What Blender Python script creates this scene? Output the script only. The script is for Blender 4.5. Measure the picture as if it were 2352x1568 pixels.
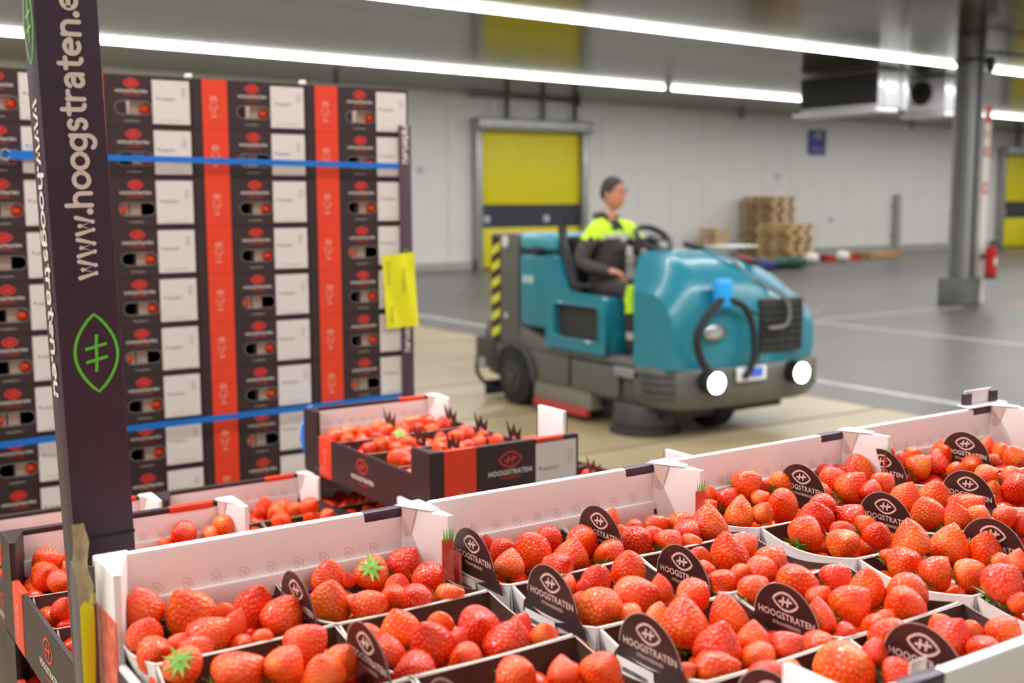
import bpy, bmesh, math, random
import numpy as np
from mathutils import Matrix, Vector
random.seed(7); np.random.seed(7)
for o in list(bpy.data.objects): bpy.data.objects.remove(o, do_unlink=True)
SC = bpy.context.scene
COL = SC.collection
R = math.radians
# ------------------------------------------------------------------ camera
H = 1.65
PITCH, ROLL, YAW = R(7.0), R(0.2), R(56.3)
fw = Vector((math.cos(YAW), math.sin(YAW), 0)); rt = Vector((math.sin(YAW), -math.cos(YAW), 0)); zu = Vector((0, 0, 1))
fd = fw*math.cos(PITCH) - zu*math.sin(PITCH); uu = zu*math.cos(PITCH) + fw*math.sin(PITCH)
rr = rt*math.cos(ROLL) - uu*math.sin(ROLL); u2 = rt*math.sin(ROLL) + uu*math.cos(ROLL)
cam = bpy.data.cameras.new('camera'); camo = bpy.data.objects.new('camera', cam); COL.objects.link(camo)
m = Matrix((rr, u2, -fd)).transposed().to_4x4(); m.translation = (0, 0, H)
camo.matrix_world = m
cam.sensor_width = 36; cam.lens = 2640/2352*36; cam.clip_start = .02; cam.clip_end = 200
cam.dof.use_dof = True; cam.dof.focus_distance = 1.16; cam.dof.aperture_fstop = 6.0
SC.camera = camo
# ------------------------------------------------------------------ world, exposure
w = bpy.data.worlds.new('world'); SC.world = w; w.use_nodes = True
w.node_tree.nodes['Background'].inputs[0].default_value = (.9, .93, 1, 1)
w.node_tree.nodes['Background'].inputs[1].default_value = 0.05
SC.view_settings.view_transform = 'Standard'; SC.view_settings.look = 'None'
SC.view_settings.gamma = 1; SC.view_settings.exposure = 0.0
SC.view_settings.use_curve_mapping = False
# ------------------------------------------------------------------ main lamps: the rows of ceiling tubes, plus one added to brighten near crates
ROWS = [(-8.0, -8, 40, 4.12), (-4.6, -8, 40, 4.12), (-2.0, -8, 34, 4.12), (2.5, -8, 34, 4.12), (.7, -8, 34, 4.12), (7.4, -8, 40, 4.1), (13.4, -6, 40, 4.03), (19.6, -6, 40, 4.06)]
PW = 17.5                                 # watts per metre of tube row
def lamp_row(y, x0, x1, z, k=1.0):
    l = bpy.data.lights.new('tube_or_fill_light', 'AREA'); l.shape = 'RECTANGLE'; l.size = x1-x0; l.size_y = .09
    l.energy = PW*(x1-x0)*k; l.color = (1.0, .97, .90)
    o = bpy.data.objects.new('tube_or_fill_light', l); COL.objects.link(o); o.location = ((x0+x1)/2, y, z-.06)
    o.visible_camera = True
CZ = lambda x: 4.290 - .0124*(x-3)          # the ceiling falls slightly towards +X
for (y, x0, x1, z) in ROWS:
    l = bpy.data.lights.new('tube_or_fill_light', 'AREA'); l.shape = 'RECTANGLE'; l.size = x1-x0; l.size_y = .03
    l.energy = PW*(x1-x0)*(2.5 if y == 2.5 else .62 if y == .7 else .35 if y < 0 else 1.3); l.color = (1.0, .98, .965)
    o = bpy.data.objects.new('tube_or_fill_light', l); COL.objects.link(o); o.location = ((x0+x1)/2, y, CZ((x0+x1)/2)-.056)
    o.rotation_euler = (0, math.atan(.0124), 0)
# ------------------------------------------------------------------ materials
def lin(c):
    return tuple(((v/255)/12.92 if v/255 <= .04045 else ((v/255+.055)/1.055)**2.4) for v in c) + (1,)
MATS = {}
def mat(name, rgb, rough=.5, metal=0, noise=0, nscale=20, bump=0, bscale=200, spec=.5, coat=0, emit=None, sss=0, rgb2=None):
    if name in MATS: return MATS[name]
    m = bpy.data.materials.new(name); m.use_nodes = True; nt = m.node_tree; b = nt.nodes['Principled BSDF']
    c = lin(rgb); b.inputs['Base Color'].default_value = c; b.inputs['Roughness'].default_value = rough
    b.inputs['Metallic'].default_value = metal; b.inputs['Specular IOR Level'].default_value = spec
    b.inputs['Coat Weight'].default_value = coat
    if sss: b.inputs['Subsurface Weight'].default_value = sss; b.inputs['Subsurface Radius'].default_value = (1, .25, .1); b.inputs['Subsurface Scale'].default_value = .006
    tc = nt.nodes.new('ShaderNodeTexCoord')
    if noise or rgb2:
        n = nt.nodes.new('ShaderNodeTexNoise'); n.inputs['Scale'].default_value = nscale; n.inputs['Detail'].default_value = 5
        nt.links.new(tc.outputs['Object'], n.inputs['Vector'])
        mx = nt.nodes.new('ShaderNodeMix'); mx.data_type = 'RGBA'
        c2 = lin(rgb2) if rgb2 else tuple(max(0, v*(1-noise)) for v in c[:3]) + (1,)
        mx.inputs['A'].default_value = c; mx.inputs['B'].default_value = c2
        mr = nt.nodes.new('ShaderNodeMapRange'); mr.inputs['From Min'].default_value = .35; mr.inputs['From Max'].default_value = .68
        nt.links.new(n.outputs['Fac'], mr.inputs['Value']); nt.links.new(mr.outputs['Result'], mx.inputs['Factor'])
        nt.links.new(mx.outputs['Result'], b.inputs['Base Color'])
    if bump:
        n2 = nt.nodes.new('ShaderNodeTexNoise'); n2.inputs['Scale'].default_value = bscale; n2.inputs['Detail'].default_value = 3
        nt.links.new(tc.outputs['Object'], n2.inputs['Vector'])
        bp = nt.nodes.new('ShaderNodeBump'); bp.inputs['Strength'].default_value = bump; bp.inputs['Distance'].default_value = .002
        nt.links.new(n2.outputs['Fac'], bp.inputs['Height']); nt.links.new(bp.outputs['Normal'], b.inputs['Normal'])
    if emit:
        b.inputs['Emission Color'].default_value = lin(emit[0]); b.inputs['Emission Strength'].default_value = emit[1]
        m.cycles.emission_sampling = 'NONE'
    MATS[name] = m
    return m
WHITE = mat('white_card', (236, 230, 228), .45, noise=.05, nscale=9, bump=.05, bscale=60)
PURPLE = mat('purple_print', (66, 44, 66), .38, noise=.1, nscale=30)
BROWN = mat('brown_print', (50, 32, 34), .5, noise=.12, nscale=25)
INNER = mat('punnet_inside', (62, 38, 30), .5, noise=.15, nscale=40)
RED = mat('red_print', (228, 62, 32), .42, noise=.06, nscale=30)
LOGORED = mat('logo_red', (215, 50, 40), .45)
PRINTW = mat('white_print', (235, 222, 215), .45)
TAGM = mat('tag_print', (60, 38, 36), .35, noise=.08, nscale=60)
TAGP = mat('tag_letter', (222, 196, 188), .5)
EDGE = mat('raw_card_edge', (214, 200, 190), .8)
GREY_PR = mat('faint_print', (214, 190, 186), .6)
LABELW = mat('label_paper', (216, 208, 205), .5)
LABELG = mat('label_ink', (150, 142, 140), .6)
BLUEINK = mat('label_blue', (40, 60, 130), .6)
TEXTW = mat('post_letter', (232, 222, 210), .5)
GREENP = mat('leaf_green', (100, 205, 50), .5)
YEL = mat('yellow_label', (232, 226, 20), .5)
STRAP = mat('blue_strap', (20, 110, 200), .35)
GREEN = mat('calyx_green', (110, 165, 50), .5, rgb2=(150, 195, 90), nscale=300)
SEED = mat('achene', (252, 206, 104), .3)
TEAL = mat('teal_plastic', (28, 122, 142), .35, noise=.06, nscale=4, coat=.2)
GREYP = mat('grey_plastic', (92, 90, 86), .5, noise=.12, nscale=6)
BLACKP = mat('black_plastic', (22, 22, 24), .45)
RUBBER = mat('rubber', (26, 26, 27), .75, noise=.2, nscale=30)
STEEL = mat('steel', (150, 150, 152), .35, metal=.7)
GALV = mat('galvanised', (168, 168, 166), .38, metal=.6, noise=.15, nscale=5)
WOOD = mat('pallet_wood', (222, 192, 140), .75, rgb2=(186, 152, 102), nscale=6)
WOOD2 = mat('old_pallet_wood', (206, 178, 134), .8, rgb2=(160, 132, 94), nscale=5)
SKIN = mat('skin', (205, 140, 115), .5, sss=.1)
# berry flesh: red with paler orange patches, colour of the fruit itself
def berry_mat(name, a, b):
    m = mat(name, a, .22, sss=.04, spec=.42, coat=.28)
    nt = m.node_tree; bs = nt.nodes['Principled BSDF']; bs.inputs['Coat Roughness'].default_value = .05
    tc = nt.nodes.new('ShaderNodeTexCoord'); oi = nt.nodes.new('ShaderNodeObjectInfo')
    n = nt.nodes.new('ShaderNodeTexNoise'); n.inputs['Scale'].default_value = .9; n.inputs['Detail'].default_value = 1
    ad = nt.nodes.new('ShaderNodeVectorMath'); ad.operation = 'ADD'
    nt.links.new(tc.outputs['Object'], ad.inputs[0]); nt.links.new(oi.outputs['Random'], ad.inputs[1])
    nt.links.new(ad.outputs[0], n.inputs['Vector'])
    mr = nt.nodes.new('ShaderNodeMapRange'); mr.inputs['From Min'].default_value = .38; mr.inputs['From Max'].default_value = .72
    nt.links.new(n.outputs['Fac'], mr.inputs['Value'])
    mx = nt.nodes.new('ShaderNodeMix'); mx.data_type = 'RGBA'; mx.inputs['A'].default_value = lin(a); mx.inputs['B'].default_value = lin(b)
    nt.links.new(mr.outputs['Result'], mx.inputs['Factor']); nt.links.new(mx.outputs['Result'], bs.inputs['Base Color'])
    return m
BERRY = [berry_mat('berry_red', (232, 56, 2), (240, 92, 14)), berry_mat('berry_deep_red', (217, 33, 2), (232, 62, 6)), berry_mat('berry_orange', (238, 72, 5), (244, 116, 28))]
# ------------------------------------------------------------------ mesh helpers
class MB:
    def __init__(s): s.v = []; s.f = []; s.mi = []
    def add(s, vs, fs, mi=0):
        o = len(s.v); s.v += [tuple(v) for v in vs]; s.f += [tuple(i+o for i in f) for f in fs]; s.mi += [mi]*len(fs); return s
    def box(s, x0, x1, y0, y1, z0, z1, mi=0, M=None):
        v = [(x0,y0,z0),(x1,y0,z0),(x1,y1,z0),(x0,y1,z0),(x0,y0,z1),(x1,y0,z1),(x1,y1,z1),(x0,y1,z1)]
        if M: v = [M @ Vector(p) for p in v]
        return s.add(v, [(0,3,2,1),(4,5,6,7),(0,1,5,4),(1,2,6,5),(2,3,7,6),(3,0,4,7)], mi)
    def prism(s, poly, z0, z1, mi=0, M=None):       # poly xy, counter-clockwise
        n = len(poly); v = [(p[0],p[1],z0) for p in poly] + [(p[0],p[1],z1) for p in poly]
        if M: v = [M @ Vector(p) for p in v]
        return s.add(v, [tuple(range(n-1,-1,-1)), tuple(range(n,2*n))] + [(i,(i+1)%n,n+(i+1)%n,n+i) for i in range(n)], mi)
    def cyl(s, c, r, h, axis='z', n=24, r2=None, mi=0):
        r2 = r if r2 is None else r2
        v = []
        for k, (rad, t) in enumerate(((r, -h/2), (r2, h/2))):
            for i in range(n):
                a = 2*math.pi*i/n; p = (rad*math.cos(a), rad*math.sin(a), t)
                if axis == 'x': p = (p[2], p[0], p[1])
                if axis == 'y': p = (p[1], p[2], p[0])
                v.append((c[0]+p[0], c[1]+p[1], c[2]+p[2]))
        return s.add(v, [tuple(range(n-1,-1,-1)), tuple(range(n,2*n))] + [(i,(i+1)%n,n+(i+1)%n,n+i) for i in range(n)], mi)
    def tube(s, pts, r, n=8, mi=0, closed=False):
        pts = [Vector(p) for p in pts]; v = []; m_ = len(pts)
        up = Vector((0,0,1)); prev = None
        for i, p in enumerate(pts):
            a = pts[(i-1) % m_] if (i or closed) else p; b = pts[(i+1) % m_] if (i < m_-1 or closed) else p
            t = (b-a).normalized()
            if prev is None:
                q = t.cross(up);  q = t.cross(Vector((1,0,0))) if q.length < .05 else q
            else: q = prev - t*prev.dot(t)
            q.normalize(); prev = q; w_ = t.cross(q); rad = r[i] if isinstance(r, (list, tuple)) else r
            for k in range(n):
                an = 2*math.pi*k/n; v.append(p + q*math.cos(an)*rad + w_*math.sin(an)*rad)
        f = []
        for i in range(m_ if closed else m_-1):
            for k in range(n): f.append((i*n+k, i*n+(k+1)%n, ((i+1)%m_)*n+(k+1)%n, ((i+1)%m_)*n+k))
        if not closed: f += [tuple(range(n-1,-1,-1)), tuple((m_-1)*n+k for k in range(n))]
        return s.add(v, f, mi)
    def grid(s, P, mi=0, cu=False, cv=False):       # P[i][j] points
        a, b = len(P), len(P[0]); v = [p for row in P for p in row]; f = []
        for i in range(a if cu else a-1):
            for j in range(b if cv else b-1):
                f.append((i*b+j, ((i+1)%a)*b+j, ((i+1)%a)*b+(j+1)%b, i*b+(j+1)%b))
        return s.add(v, f, mi)
    def sphere(s, c, r, nu=16, nv=10, mi=0):
        r = (r,r,r) if not isinstance(r, (tuple, list)) else r
        P = []
        for i in range(nv+1):
            t = math.pi*i/nv
            P.append([(c[0]+r[0]*math.sin(t)*math.cos(2*math.pi*j/nu), c[1]+r[1]*math.sin(t)*math.sin(2*math.pi*j/nu), c[2]-r[2]*math.cos(t)) for j in range(nu)])
        return s.grid(P, mi, cv=True)
    def mesh(s, name, mats, smooth=False, bevel=0, seg=2, fix=True):
        me = bpy.data.meshes.new(name); me.from_pydata(s.v, [], s.f)
        for m_ in (mats if isinstance(mats, (list, tuple)) else [mats]): me.materials.append(m_)
        me.polygons.foreach_set('material_index', s.mi)
        if bevel or fix:
            bm = bmesh.new(); bm.from_mesh(me)
            if bevel:
                bmesh.ops.remove_doubles(bm, verts=bm.verts, dist=1e-6)
                es = [e for e in bm.edges if len(e.link_faces) == 2 and e.calc_face_angle() > .5]
                bmesh.ops.bevel(bm, geom=es, offset=bevel, segments=seg, affect='EDGES', profile=.5, clamp_overlap=True)
            if fix: bmesh.ops.recalc_face_normals(bm, faces=bm.faces)
            bm.to_mesh(me); bm.free()
        if smooth or bevel:
            me.polygons.foreach_set('use_smooth', [True]*len(me.polygons)); me.set_sharp_from_angle(angle=R(42))
        return me
def link(name, me, parent=None, loc=None, M=None, **props):
    o = bpy.data.objects.new(name, me); COL.objects.link(o)
    if parent: o.parent = parent
    if M is not None: o.matrix_local = M
    if loc is not None: o.location = loc
    for k, v in props.items(): o[k] = v
    return o
def thing(name, label, cat, loc=(0,0,0), group=None, rz=0, mesh=None):
    o = link(name, mesh, None, loc); o.rotation_euler.z = rz; o['label'] = label; o['category'] = cat
    if group: o['group'] = group
    return o
def struct(name, me, parent=None, **k):
    o = link(name, me, parent, **k)
    if not parent: o['kind'] = 'structure'
    return o
def copy_tree(o, parent=None):
    c = o.copy(); COL.objects.link(c)
    if parent: c.parent = parent
    for ch in KIDS.get(o.name, []): copy_tree(ch, c)
    return c
KIDS = {}
def index_kids():
    KIDS.clear()
    for o in bpy.data.objects:
        if o.parent: KIDS.setdefault(o.parent.name, []).append(o)
def frame(x, y, n, o):                              # matrix with local X->x, Y->y, Z->n at o
    M = Matrix((Vector(x), Vector(y), Vector(n))).transposed().to_4x4(); M.translation = o; return M
FRONT = lambda x, y, z: frame((1,0,0), (0,0,1), (0,-1,0), (x, y, z))     # face looking to -Y
LEFTF = lambda x, y, z: frame((0,-1,0), (0,0,1), (-1,0,0), (x, y, z))    # face looking to -X
# flat print: lettering and stroke drawings
TXT = {}
def text_mesh(s, size, material, bold=0., align='CENTER', space=1.0, sx=1.0):
    key = (s, size, material.name, bold, align, space, sx)
    if key in TXT: return TXT[key]
    cu = bpy.data.curves.new('lettering', 'FONT'); cu.body = s; cu.size = size; cu.offset = bold*size; cu.align_x = align
    cu.align_y = 'CENTER'; cu.space_character = space; cu.resolution_u = 3; cu.fill_mode = 'FRONT'
    o = bpy.data.objects.new('lettering', cu); COL.objects.link(o)
    bpy.context.view_layer.update(); dg = bpy.context.evaluated_depsgraph_get()
    me = bpy.data.meshes.new_from_object(o.evaluated_get(dg)); bpy.data.objects.remove(o); 
    if sx != 1:
        for v in me.vertices: v.co.x *= sx
    me.materials.clear(); me.materials.append(material); TXT[key] = me
    return me
def stroke(mb, pts, wd, closed=False, mi=0):
    n = len(pts); P = [Vector((p[0], p[1], 0)) for p in pts]; rows = []
    for i in range(n):
        a = P[(i-1) % n] if (i or closed) else P[i]; b = P[(i+1) % n] if (i < n-1 or closed) else P[i]
        t = (b-a).normalized(); q = Vector((-t.y, t.x, 0))*wd/2
        z_ = Vector((0, 0, getattr(mb, 'zs', 0))); rows.append([P[i]-q+z_, P[i]+q+z_])
    mb.zs = getattr(mb, 'zs', 0)+8e-6; mb.grid(rows, mi, cu=closed)
def lens_pts(w_, h_, n=14):                          # pointed leaf outline, long axis x
    up = [(-w_/2 + w_*i/n, h_/2*math.sin(math.pi*i/n)**.8) for i in range(n+1)]
    return up + [(x, -y) for x, y in up[-2:0:-1]]
def logo_mesh(wd, material, outline=.07, fill=None):
    """leaf outline with the crossed double stem, width wd"""
    mb = MB(); h = wd*.56
    if fill: 
        p = lens_pts(wd, h); mb.add([(x, y, -.00005) for x, y in p], [tuple(range(len(p)))], 1)
    stroke(mb, lens_pts(wd, h), wd*outline, True)
    stroke(mb, [(-.27*wd, -.05*wd), (-.1*wd, .0), (.1*wd, .0), (.27*wd, .05*wd)], wd*outline)
    for x in (-.1, .1):
        stroke(mb, [((x-.03)*wd, -.15*wd), (x*wd, 0), ((x+.03)*wd, .15*wd)], wd*outline)
    return mb.mesh('logo', [material] + ([fill] if fill else []), fix=False)
def plate(outer, holes, th, material, name='plate', res=1):
    """flat plate in XY with true holes, thickness th"""
    cu = bpy.data.curves.new('plate', 'CURVE'); cu.dimensions = '2D'; cu.fill_mode = 'BOTH'; cu.extrude = th/2
    for ring in [outer] + holes:
        sp = cu.splines.new('POLY'); sp.points.add(len(ring)-1); sp.use_cyclic_u = True
        for p, q in zip(sp.points, ring): p.co = (q[0], q[1], 0, 1)
    o = bpy.data.objects.new('plate', cu); COL.objects.link(o)
    bpy.context.view_layer.update(); dg = bpy.context.evaluated_depsgraph_get()
    me = bpy.data.meshes.new_from_object(o.evaluated_get(dg)); bpy.data.objects.remove(o)
    me.materials.clear(); me.materials.append(material); me.name = name
    return me
def rrect(x0, x1, y0, y1, r, n=5):
    pts = []
    for cx, cy, a0 in ((x1-r, y0+r, -90), (x1-r, y1-r, 0), (x0+r, y1-r, 90), (x0+r, y0+r, 180)):
        for i in range(n+1):
            a = R(a0 + 90*i/n); pts.append((cx+r*math.cos(a), cy+r*math.sin(a)))
    return pts
# ------------------------------------------------------------------ the hall
FLOORM = mat('dark_floor', (96, 93, 90), .34, rgb2=(80, 77, 75), nscale=1.3, bump=.15, bscale=90)
SLABM = mat('pale_slab', (178, 162, 130), .3, rgb2=(152, 136, 100), nscale=.9, bump=.1, bscale=60)
JOINTM = mat('joint_sealant', (84, 74, 60), .7)
WALLM = mat('wall_panel_paint', (220, 218, 214), .5, noise=.04, nscale=2)
CEILM = mat('ceiling_panel_paint', (70, 63, 38), .16, noise=.08, nscale=.7, spec=.3)
CEILM.node_tree.nodes['Principled BSDF'].inputs['Specular Tint'].default_value = (.62, .59, .42, 1)
LINEM = mat('floor_line_paint', (196, 192, 188), .5, noise=.25, nscale=6)
KERBM = mat('kerb_concrete', (168, 166, 160), .7, noise=.1)
floor = struct('floor', MB().box(-8, 42, -9, 24, -.2, -.004).mesh('floor', JOINTM))
struct('dark_screed', MB().box(7.45, 42, -9, 24, -.1, 0).mesh('dark_screed', FLOORM), floor)
slab = MB().box(-7.99, 7.43, 0, 1.41, -.1, 0).mesh('slab', SLABM)
for k in range(-7, 12): link('slab', slab, floor, loc=(0, 5.90+1.45*k, 0))
for (x0, x1, y0, y1, rz) in ((8.05, 8.15, -4, 23, 0), (11.95, 12.05, -4, 14.0, 0), (13.2, 13.28, 11.6, 16.5, 0)):
    link('lane_line', MB().box(x0, x1, y0, y1, 0, .0015).mesh('lane_line', LINEM), floor)
link('lane_line', MB().box(12.3, 15.5, 10.75, 10.83, 0, .0015).mesh('lane_line', LINEM), floor)
o = link('lane_line', MB().box(16.3, 20, 10.55, 10.67, 0, .0015).mesh('lane_line', mat('red_line_paint', (190, 80, 70), .5, rgb2=(190, 180, 172), nscale=1.2)), floor); o['label'] = 'red and white worn floor line'
wb = struct('wall_back', MB().box(-8, 42, 23.50, 23.7, 0, 4.4).mesh('wall_back', mat('wall_core', (120, 118, 112), .8)))
wp = MB().box(0, 1.142, 23.44, 23.50, .2, 4.3).mesh('wall_panel', WALLM, bevel=.004, seg=1)
for k in range(44): link('wall_panel', wp, wb, loc=(-8+1.15*k, 0, 0))
struct('baseboard_back', MB().box(-8, 14.4, 23.28, 23.5, 0, .2).box(18, 35.2, 23.28, 23.5, 0, .16).mesh('kerb', KERBM, bevel=.015))
struct('wall_left', MB().box(-8.2, -8, -9, 23.5, 0, 4.6).mesh('wl', WALLM))
struct('wall_right', MB().box(42, 42.2, -9, 23.5, 0, 4.4).mesh('wr', WALLM))
struct('wall_front', MB().box(-8, 42, -9.2, -9, 0, 4.4).mesh('wf', WALLM))
ceil = struct('ceiling', MB().box(-11, 40, -9, 23.7, .06, .25).mesh('ceiling', JOINTM))
ceil.location = (3, 0, 4.29); ceil.rotation_euler = (0, math.atan(.0124), 0)
cp = MB().box(-10.99, 39.99, 0, 1.78, 0, .08).mesh('ceiling_panel', CEILM)
for k in range(18): link('ceiling_panel', cp, ceil, loc=(0, -8.9+1.8*k+.05, 0))
# roller doors
DY = mat('door_yellow', (226, 212, 20), .5, noise=.04, nscale=3)
DB = mat('door_window_strip', (52, 54, 66), .3, noise=.1, nscale=3)
def roller_door(n, x0, x1, h):
    d = struct('door_%d' % n, MB().box(x0+.02, x1-.02, 23.36, 23.40, 1.55, h).mesh('door_curtain', DY, bevel=.004))
    link('lower_curtain', MB().box(x0+.02, x1-.02, 23.36, 23.40, .03, .99).mesh('lower_curtain', DY, bevel=.004), d)
    s = link('window_strip', MB().box(x0+.02, x1-.02, 23.365, 23.395, .99, 1.55).mesh('window_strip', DB), d); s['label'] = 'dark see-through strip across the door'
    for x in (x0+.2, x0+1.95):
        link('reflector', MB().cyl((x, 23.35, 1.2), .09, .02, 'y').mesh('reflector', mat('reflector_white', (190, 192, 205), .4)), s)
    link('bottom_rail', MB().box(x0, x1, 23.34, 23.42, 0, .04).mesh('bottom_rail', BLACKP), d)
    for xa in (x0-.17, x1):
        link('door_post', MB().box(xa, xa+.17, 23.2, 23.44, 0, h+.05).mesh('door_post', GALV, bevel=.01), d)
    link('roller_housing', MB().box(x0-.2, x1+.2, 23.02, 23.44, h, h+.28).mesh('roller_housing', GALV, bevel=.03), d)
    mb = MB().box(x0-.3, x1-.05, 23.3, 23.36, 4.06, 4.10)
    for x in (x0+.75, x0+1.8, x1-.2): mb.box(x, x+.07, 23.3, 23.36, h+.28, 4.07)
    link('hanger_rail', mb.mesh('hanger_rail', mat('dark_steel', (72, 70, 64), .5, metal=.4)), d)
roller_door(1, 14.66, 17.64, 3.3); roller_door(2, 35.45, 38.4, 3.1)
# tube luminaires, one per length
ORD = 'first second third fourth fifth sixth seventh eighth ninth tenth eleventh twelfth thirteenth fourteenth fifteenth sixteenth seventeenth eighteenth nineteenth twentieth twenty-first twenty-second'.split()
TUBEM = mat('tube_glow', (255, 255, 250), .4, emit=((255, 255, 246), 14))
HOUS = mat('lamp_housing', (225, 225, 222), .4)
SEG = 1.5
def luminaires(y, xs, z_at, grp, word):
    n = 0
    for (xa, xb) in xs:
        k = max(1, round((xb-xa)/SEG)); L = (xb-xa)/k
        for i in range(k):
            a, b = xa+i*L, xa+(i+1)*L; za, zb = z_at(a), z_at(b); n += 1
            t = thing('tube_light', f'long white glowing tube light, {ORD[n-1]} along the {word} row', 'light', ((a+b)/2, y, (za+zb)/2), grp)
            t.rotation_euler.y = math.atan2(za-zb, b-a)
            link('glowing_tube', MB().cyl((0,0,0), .024, L-.03, 'x', 12).mesh('tube', TUBEM, smooth=True), t)
            link('housing', MB().box(-L/2, L/2, -.022, .022, .016, .034).mesh('housing', HOUS), t)
luminaires(13.4, ((3.0, 18.85), (19.55, 27.0)), lambda x: CZ(x)-.032, 'tube lights in the nearer row', 'nearer')
luminaires(19.6, ((1.0, 17.13), (17.35, 21.55), (26.8, 34.3)), lambda x: CZ(x)-.032, 'tube lights in the row by the wall', 'farther')
# sprinkler heads
for i, (x, y) in enumerate(((23.2, 23.3), (30.0, 22.9), (17.4, 23.1), (10.4, 22.1))):
    t = thing('sprinkler_head', ['small dark sprinkler head on ceiling above the blue sign', 'small dark sprinkler head on ceiling near the steel column', 'small dark sprinkler head on ceiling over the yellow door', 'small dark sprinkler head on ceiling above the box stack'][i], 'sprinkler', (x, y, CZ(x)))
    link('stem', MB().cyl((0,0,-.05), .03, .1, n=10).mesh('stem', BLACKP), t)
    link('deflector', MB().cyl((0,0,-.12), .09, .05, n=14, r2=.05).mesh('deflector', BLACKP), t)
# air cooler units under the ceiling
SHEET = mat('white_sheet_metal', (226, 226, 230), .25, metal=.3)
DARKV = mat('cooler_grille', (30, 28, 27), .6)
t = thing('air_cooler', 'long white ceiling air cooler with a dark grille side', 'air cooler', (18.0, 14.5, 3.38))
link('casing', MB().box(0, .86, 0, 1.95, 0, .68).mesh('casing', SHEET, bevel=.02), t)
link('grille', MB().box(-.02, 0, .03, 1.92, .06, .66).mesh('grille', DARKV), t)
link('drip_tray', MB().box(-.12, .5, -.05, 2.05, -.10, -.03).mesh('drip_tray', SHEET, bevel=.02), t)
for (x, y) in ((.1, .1), (.75, .1), (.1, 1.8), (.75, 1.8)): link('hanger', MB().cyl((x, y, .70), .015, .1, n=8).mesh('hanger', STEEL), t)
link('bracket', MB().box(.1, .2, -.06, 0, .02, .6).box(.62, .72, -.08, 0, -.05, .66).mesh('bracket', SHEET, bevel=.01), t)
t = thing('air_cooler', 'white ceiling air cooler with a round black fan, beside the column', 'air cooler', (20.0, 14.5, 3.38))
link('casing', MB().box(0, .62, 0, .95, 0, .68).mesh('casing', SHEET, bevel=.02), t)
f = link('fan', MB().cyl((-.03, .55, .38), .24, .06, 'x').mesh('fan', DARKV), t)
mb = MB()
for k in range(5):
    a = k*2*math.pi/5; mb.box(-.08, -.06, .0, .2, -.05, .05, M=Matrix.Translation((0, .55, .38)) @ Matrix.Rotation(a, 4, 'X'))
link('blade', mb.mesh('blade', BLACKP), f)
link('drip_tray', MB().box(-.08, .55, -.05, 1.0, -.10, -.03).mesh('drip_tray', SHEET, bevel=.02), t)
for (x, y) in ((.1, .1), (.5, .8)): link('hanger', MB().cyl((x, y, .71), .015, .06, n=8).mesh('hanger', STEEL), t)
# steel column with its fittings
COLM = mat('column_paint', (158, 158, 156), .45, noise=.1, nscale=4)
c = thing('steel_column', 'tall grey steel column on a low concrete foot', 'column', (15.97, 11.15, 0))
link('web', MB().box(-.005, .005, -.13, .13, .4, 4.128).mesh('web', COLM), c)
for s in (-1, 1): link('flange', MB().box(-.16, .16, s*.14-.012, s*.14+.012, .4, 4.128).mesh('flange', COLM, bevel=.003), c)
link('foot', MB().box(-.26, .22, -.2, .24, 0, .42).mesh('foot', mat('foot_concrete', (108, 112, 106), .8, noise=.2, nscale=5), bevel=.015), c)
link('clamp', MB().box(-.19, .24, -.18, .18, 3.74, 3.79).box(.2, .34, -.2, -.12, 3.6, 3.82).mesh('clamp', BLACKP, bevel=.01), c)
cc = link('cable', MB().tube([(.02, -.155, z) for z in (.4, 1.5, 2.7, 4.1)], .03).mesh('cable', BLACKP), c)
b = thing('fire_point_board', 'narrow white board with red fire signs fixed beside the column', 'sign', (16.22, 10.98, 0))
link('board', MB().box(-.09, .09, -.01, .01, .02, 3.0).mesh('board', mat('board_white', (226, 218, 210), .5), bevel=.003), b)
for z0, z1, cr in ((2.82, 3.08, (215, 50, 40)), (2.3, 2.45, (205, 90, 60)), (2.6, 2.7, (222, 120, 80)), (1.72, 1.9, (215, 120, 120))):
    s = link('fire_sign', MB().box(-.07, .07, -.015, -.011, z0, z1).mesh('fire_sign', mat('sign%d' % int(z0*100), cr, .5)), b)
    mb = MB(); mb.cyl((-.02, -.017, (z0+z1)/2), .02, .002, 'y', 12).box(.0, .04, -.018, -.016, (z0+z1)/2-.03, (z0+z1)/2+.03)
    link('pictogram', mb.mesh('pictogram', mat('sign_white', (240, 236, 232), .5)), s)
def extinguisher(loc, label, s=1):
    e = thing('fire_extinguisher', label, 'extinguisher', loc)
    link('cylinder', MB().cyl((0,0,.24*s), .085*s, .4*s, n=20).sphere((0,0,.44*s), (.085*s,.085*s,.06*s)).mesh('cylinder', mat('fire_red', (190, 24, 24), .3), smooth=True), e)
    link('valve', MB().cyl((0,0,.53*s), .02*s, .08*s, n=10).box(-.02*s, .09*s, -.012*s, .012*s, .55*s, .58*s).mesh('valve', BLACKP), e)
    link('hose', MB().tube([(.02*s,0,.54*s), (.1*s,0,.5*s), (.12*s,0,.3*s), (.1*s,0,.12*s)], .012*s).mesh('hose', BLACKP, smooth=True), e)
    link('base_ring', MB().cyl((0,0,.02*s), .09*s, .06*s, n=20).mesh('base_ring', BLACKP), e)
    link('label_patch', MB().box(-.04*s, .04*s, -.088*s, -.08*s, .2*s, .32*s).mesh('label_patch', mat('patch', (225, 200, 190), .5)), e)
    link('wall_bracket', MB().box(-.05*s, .05*s, .07*s, .16*s, .3*s, .36*s).mesh('wall_bracket', BLACKP), e)
extinguisher((16.2, 10.80, .42), 'red fire extinguisher hung on the board beside the steel column')
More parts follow.
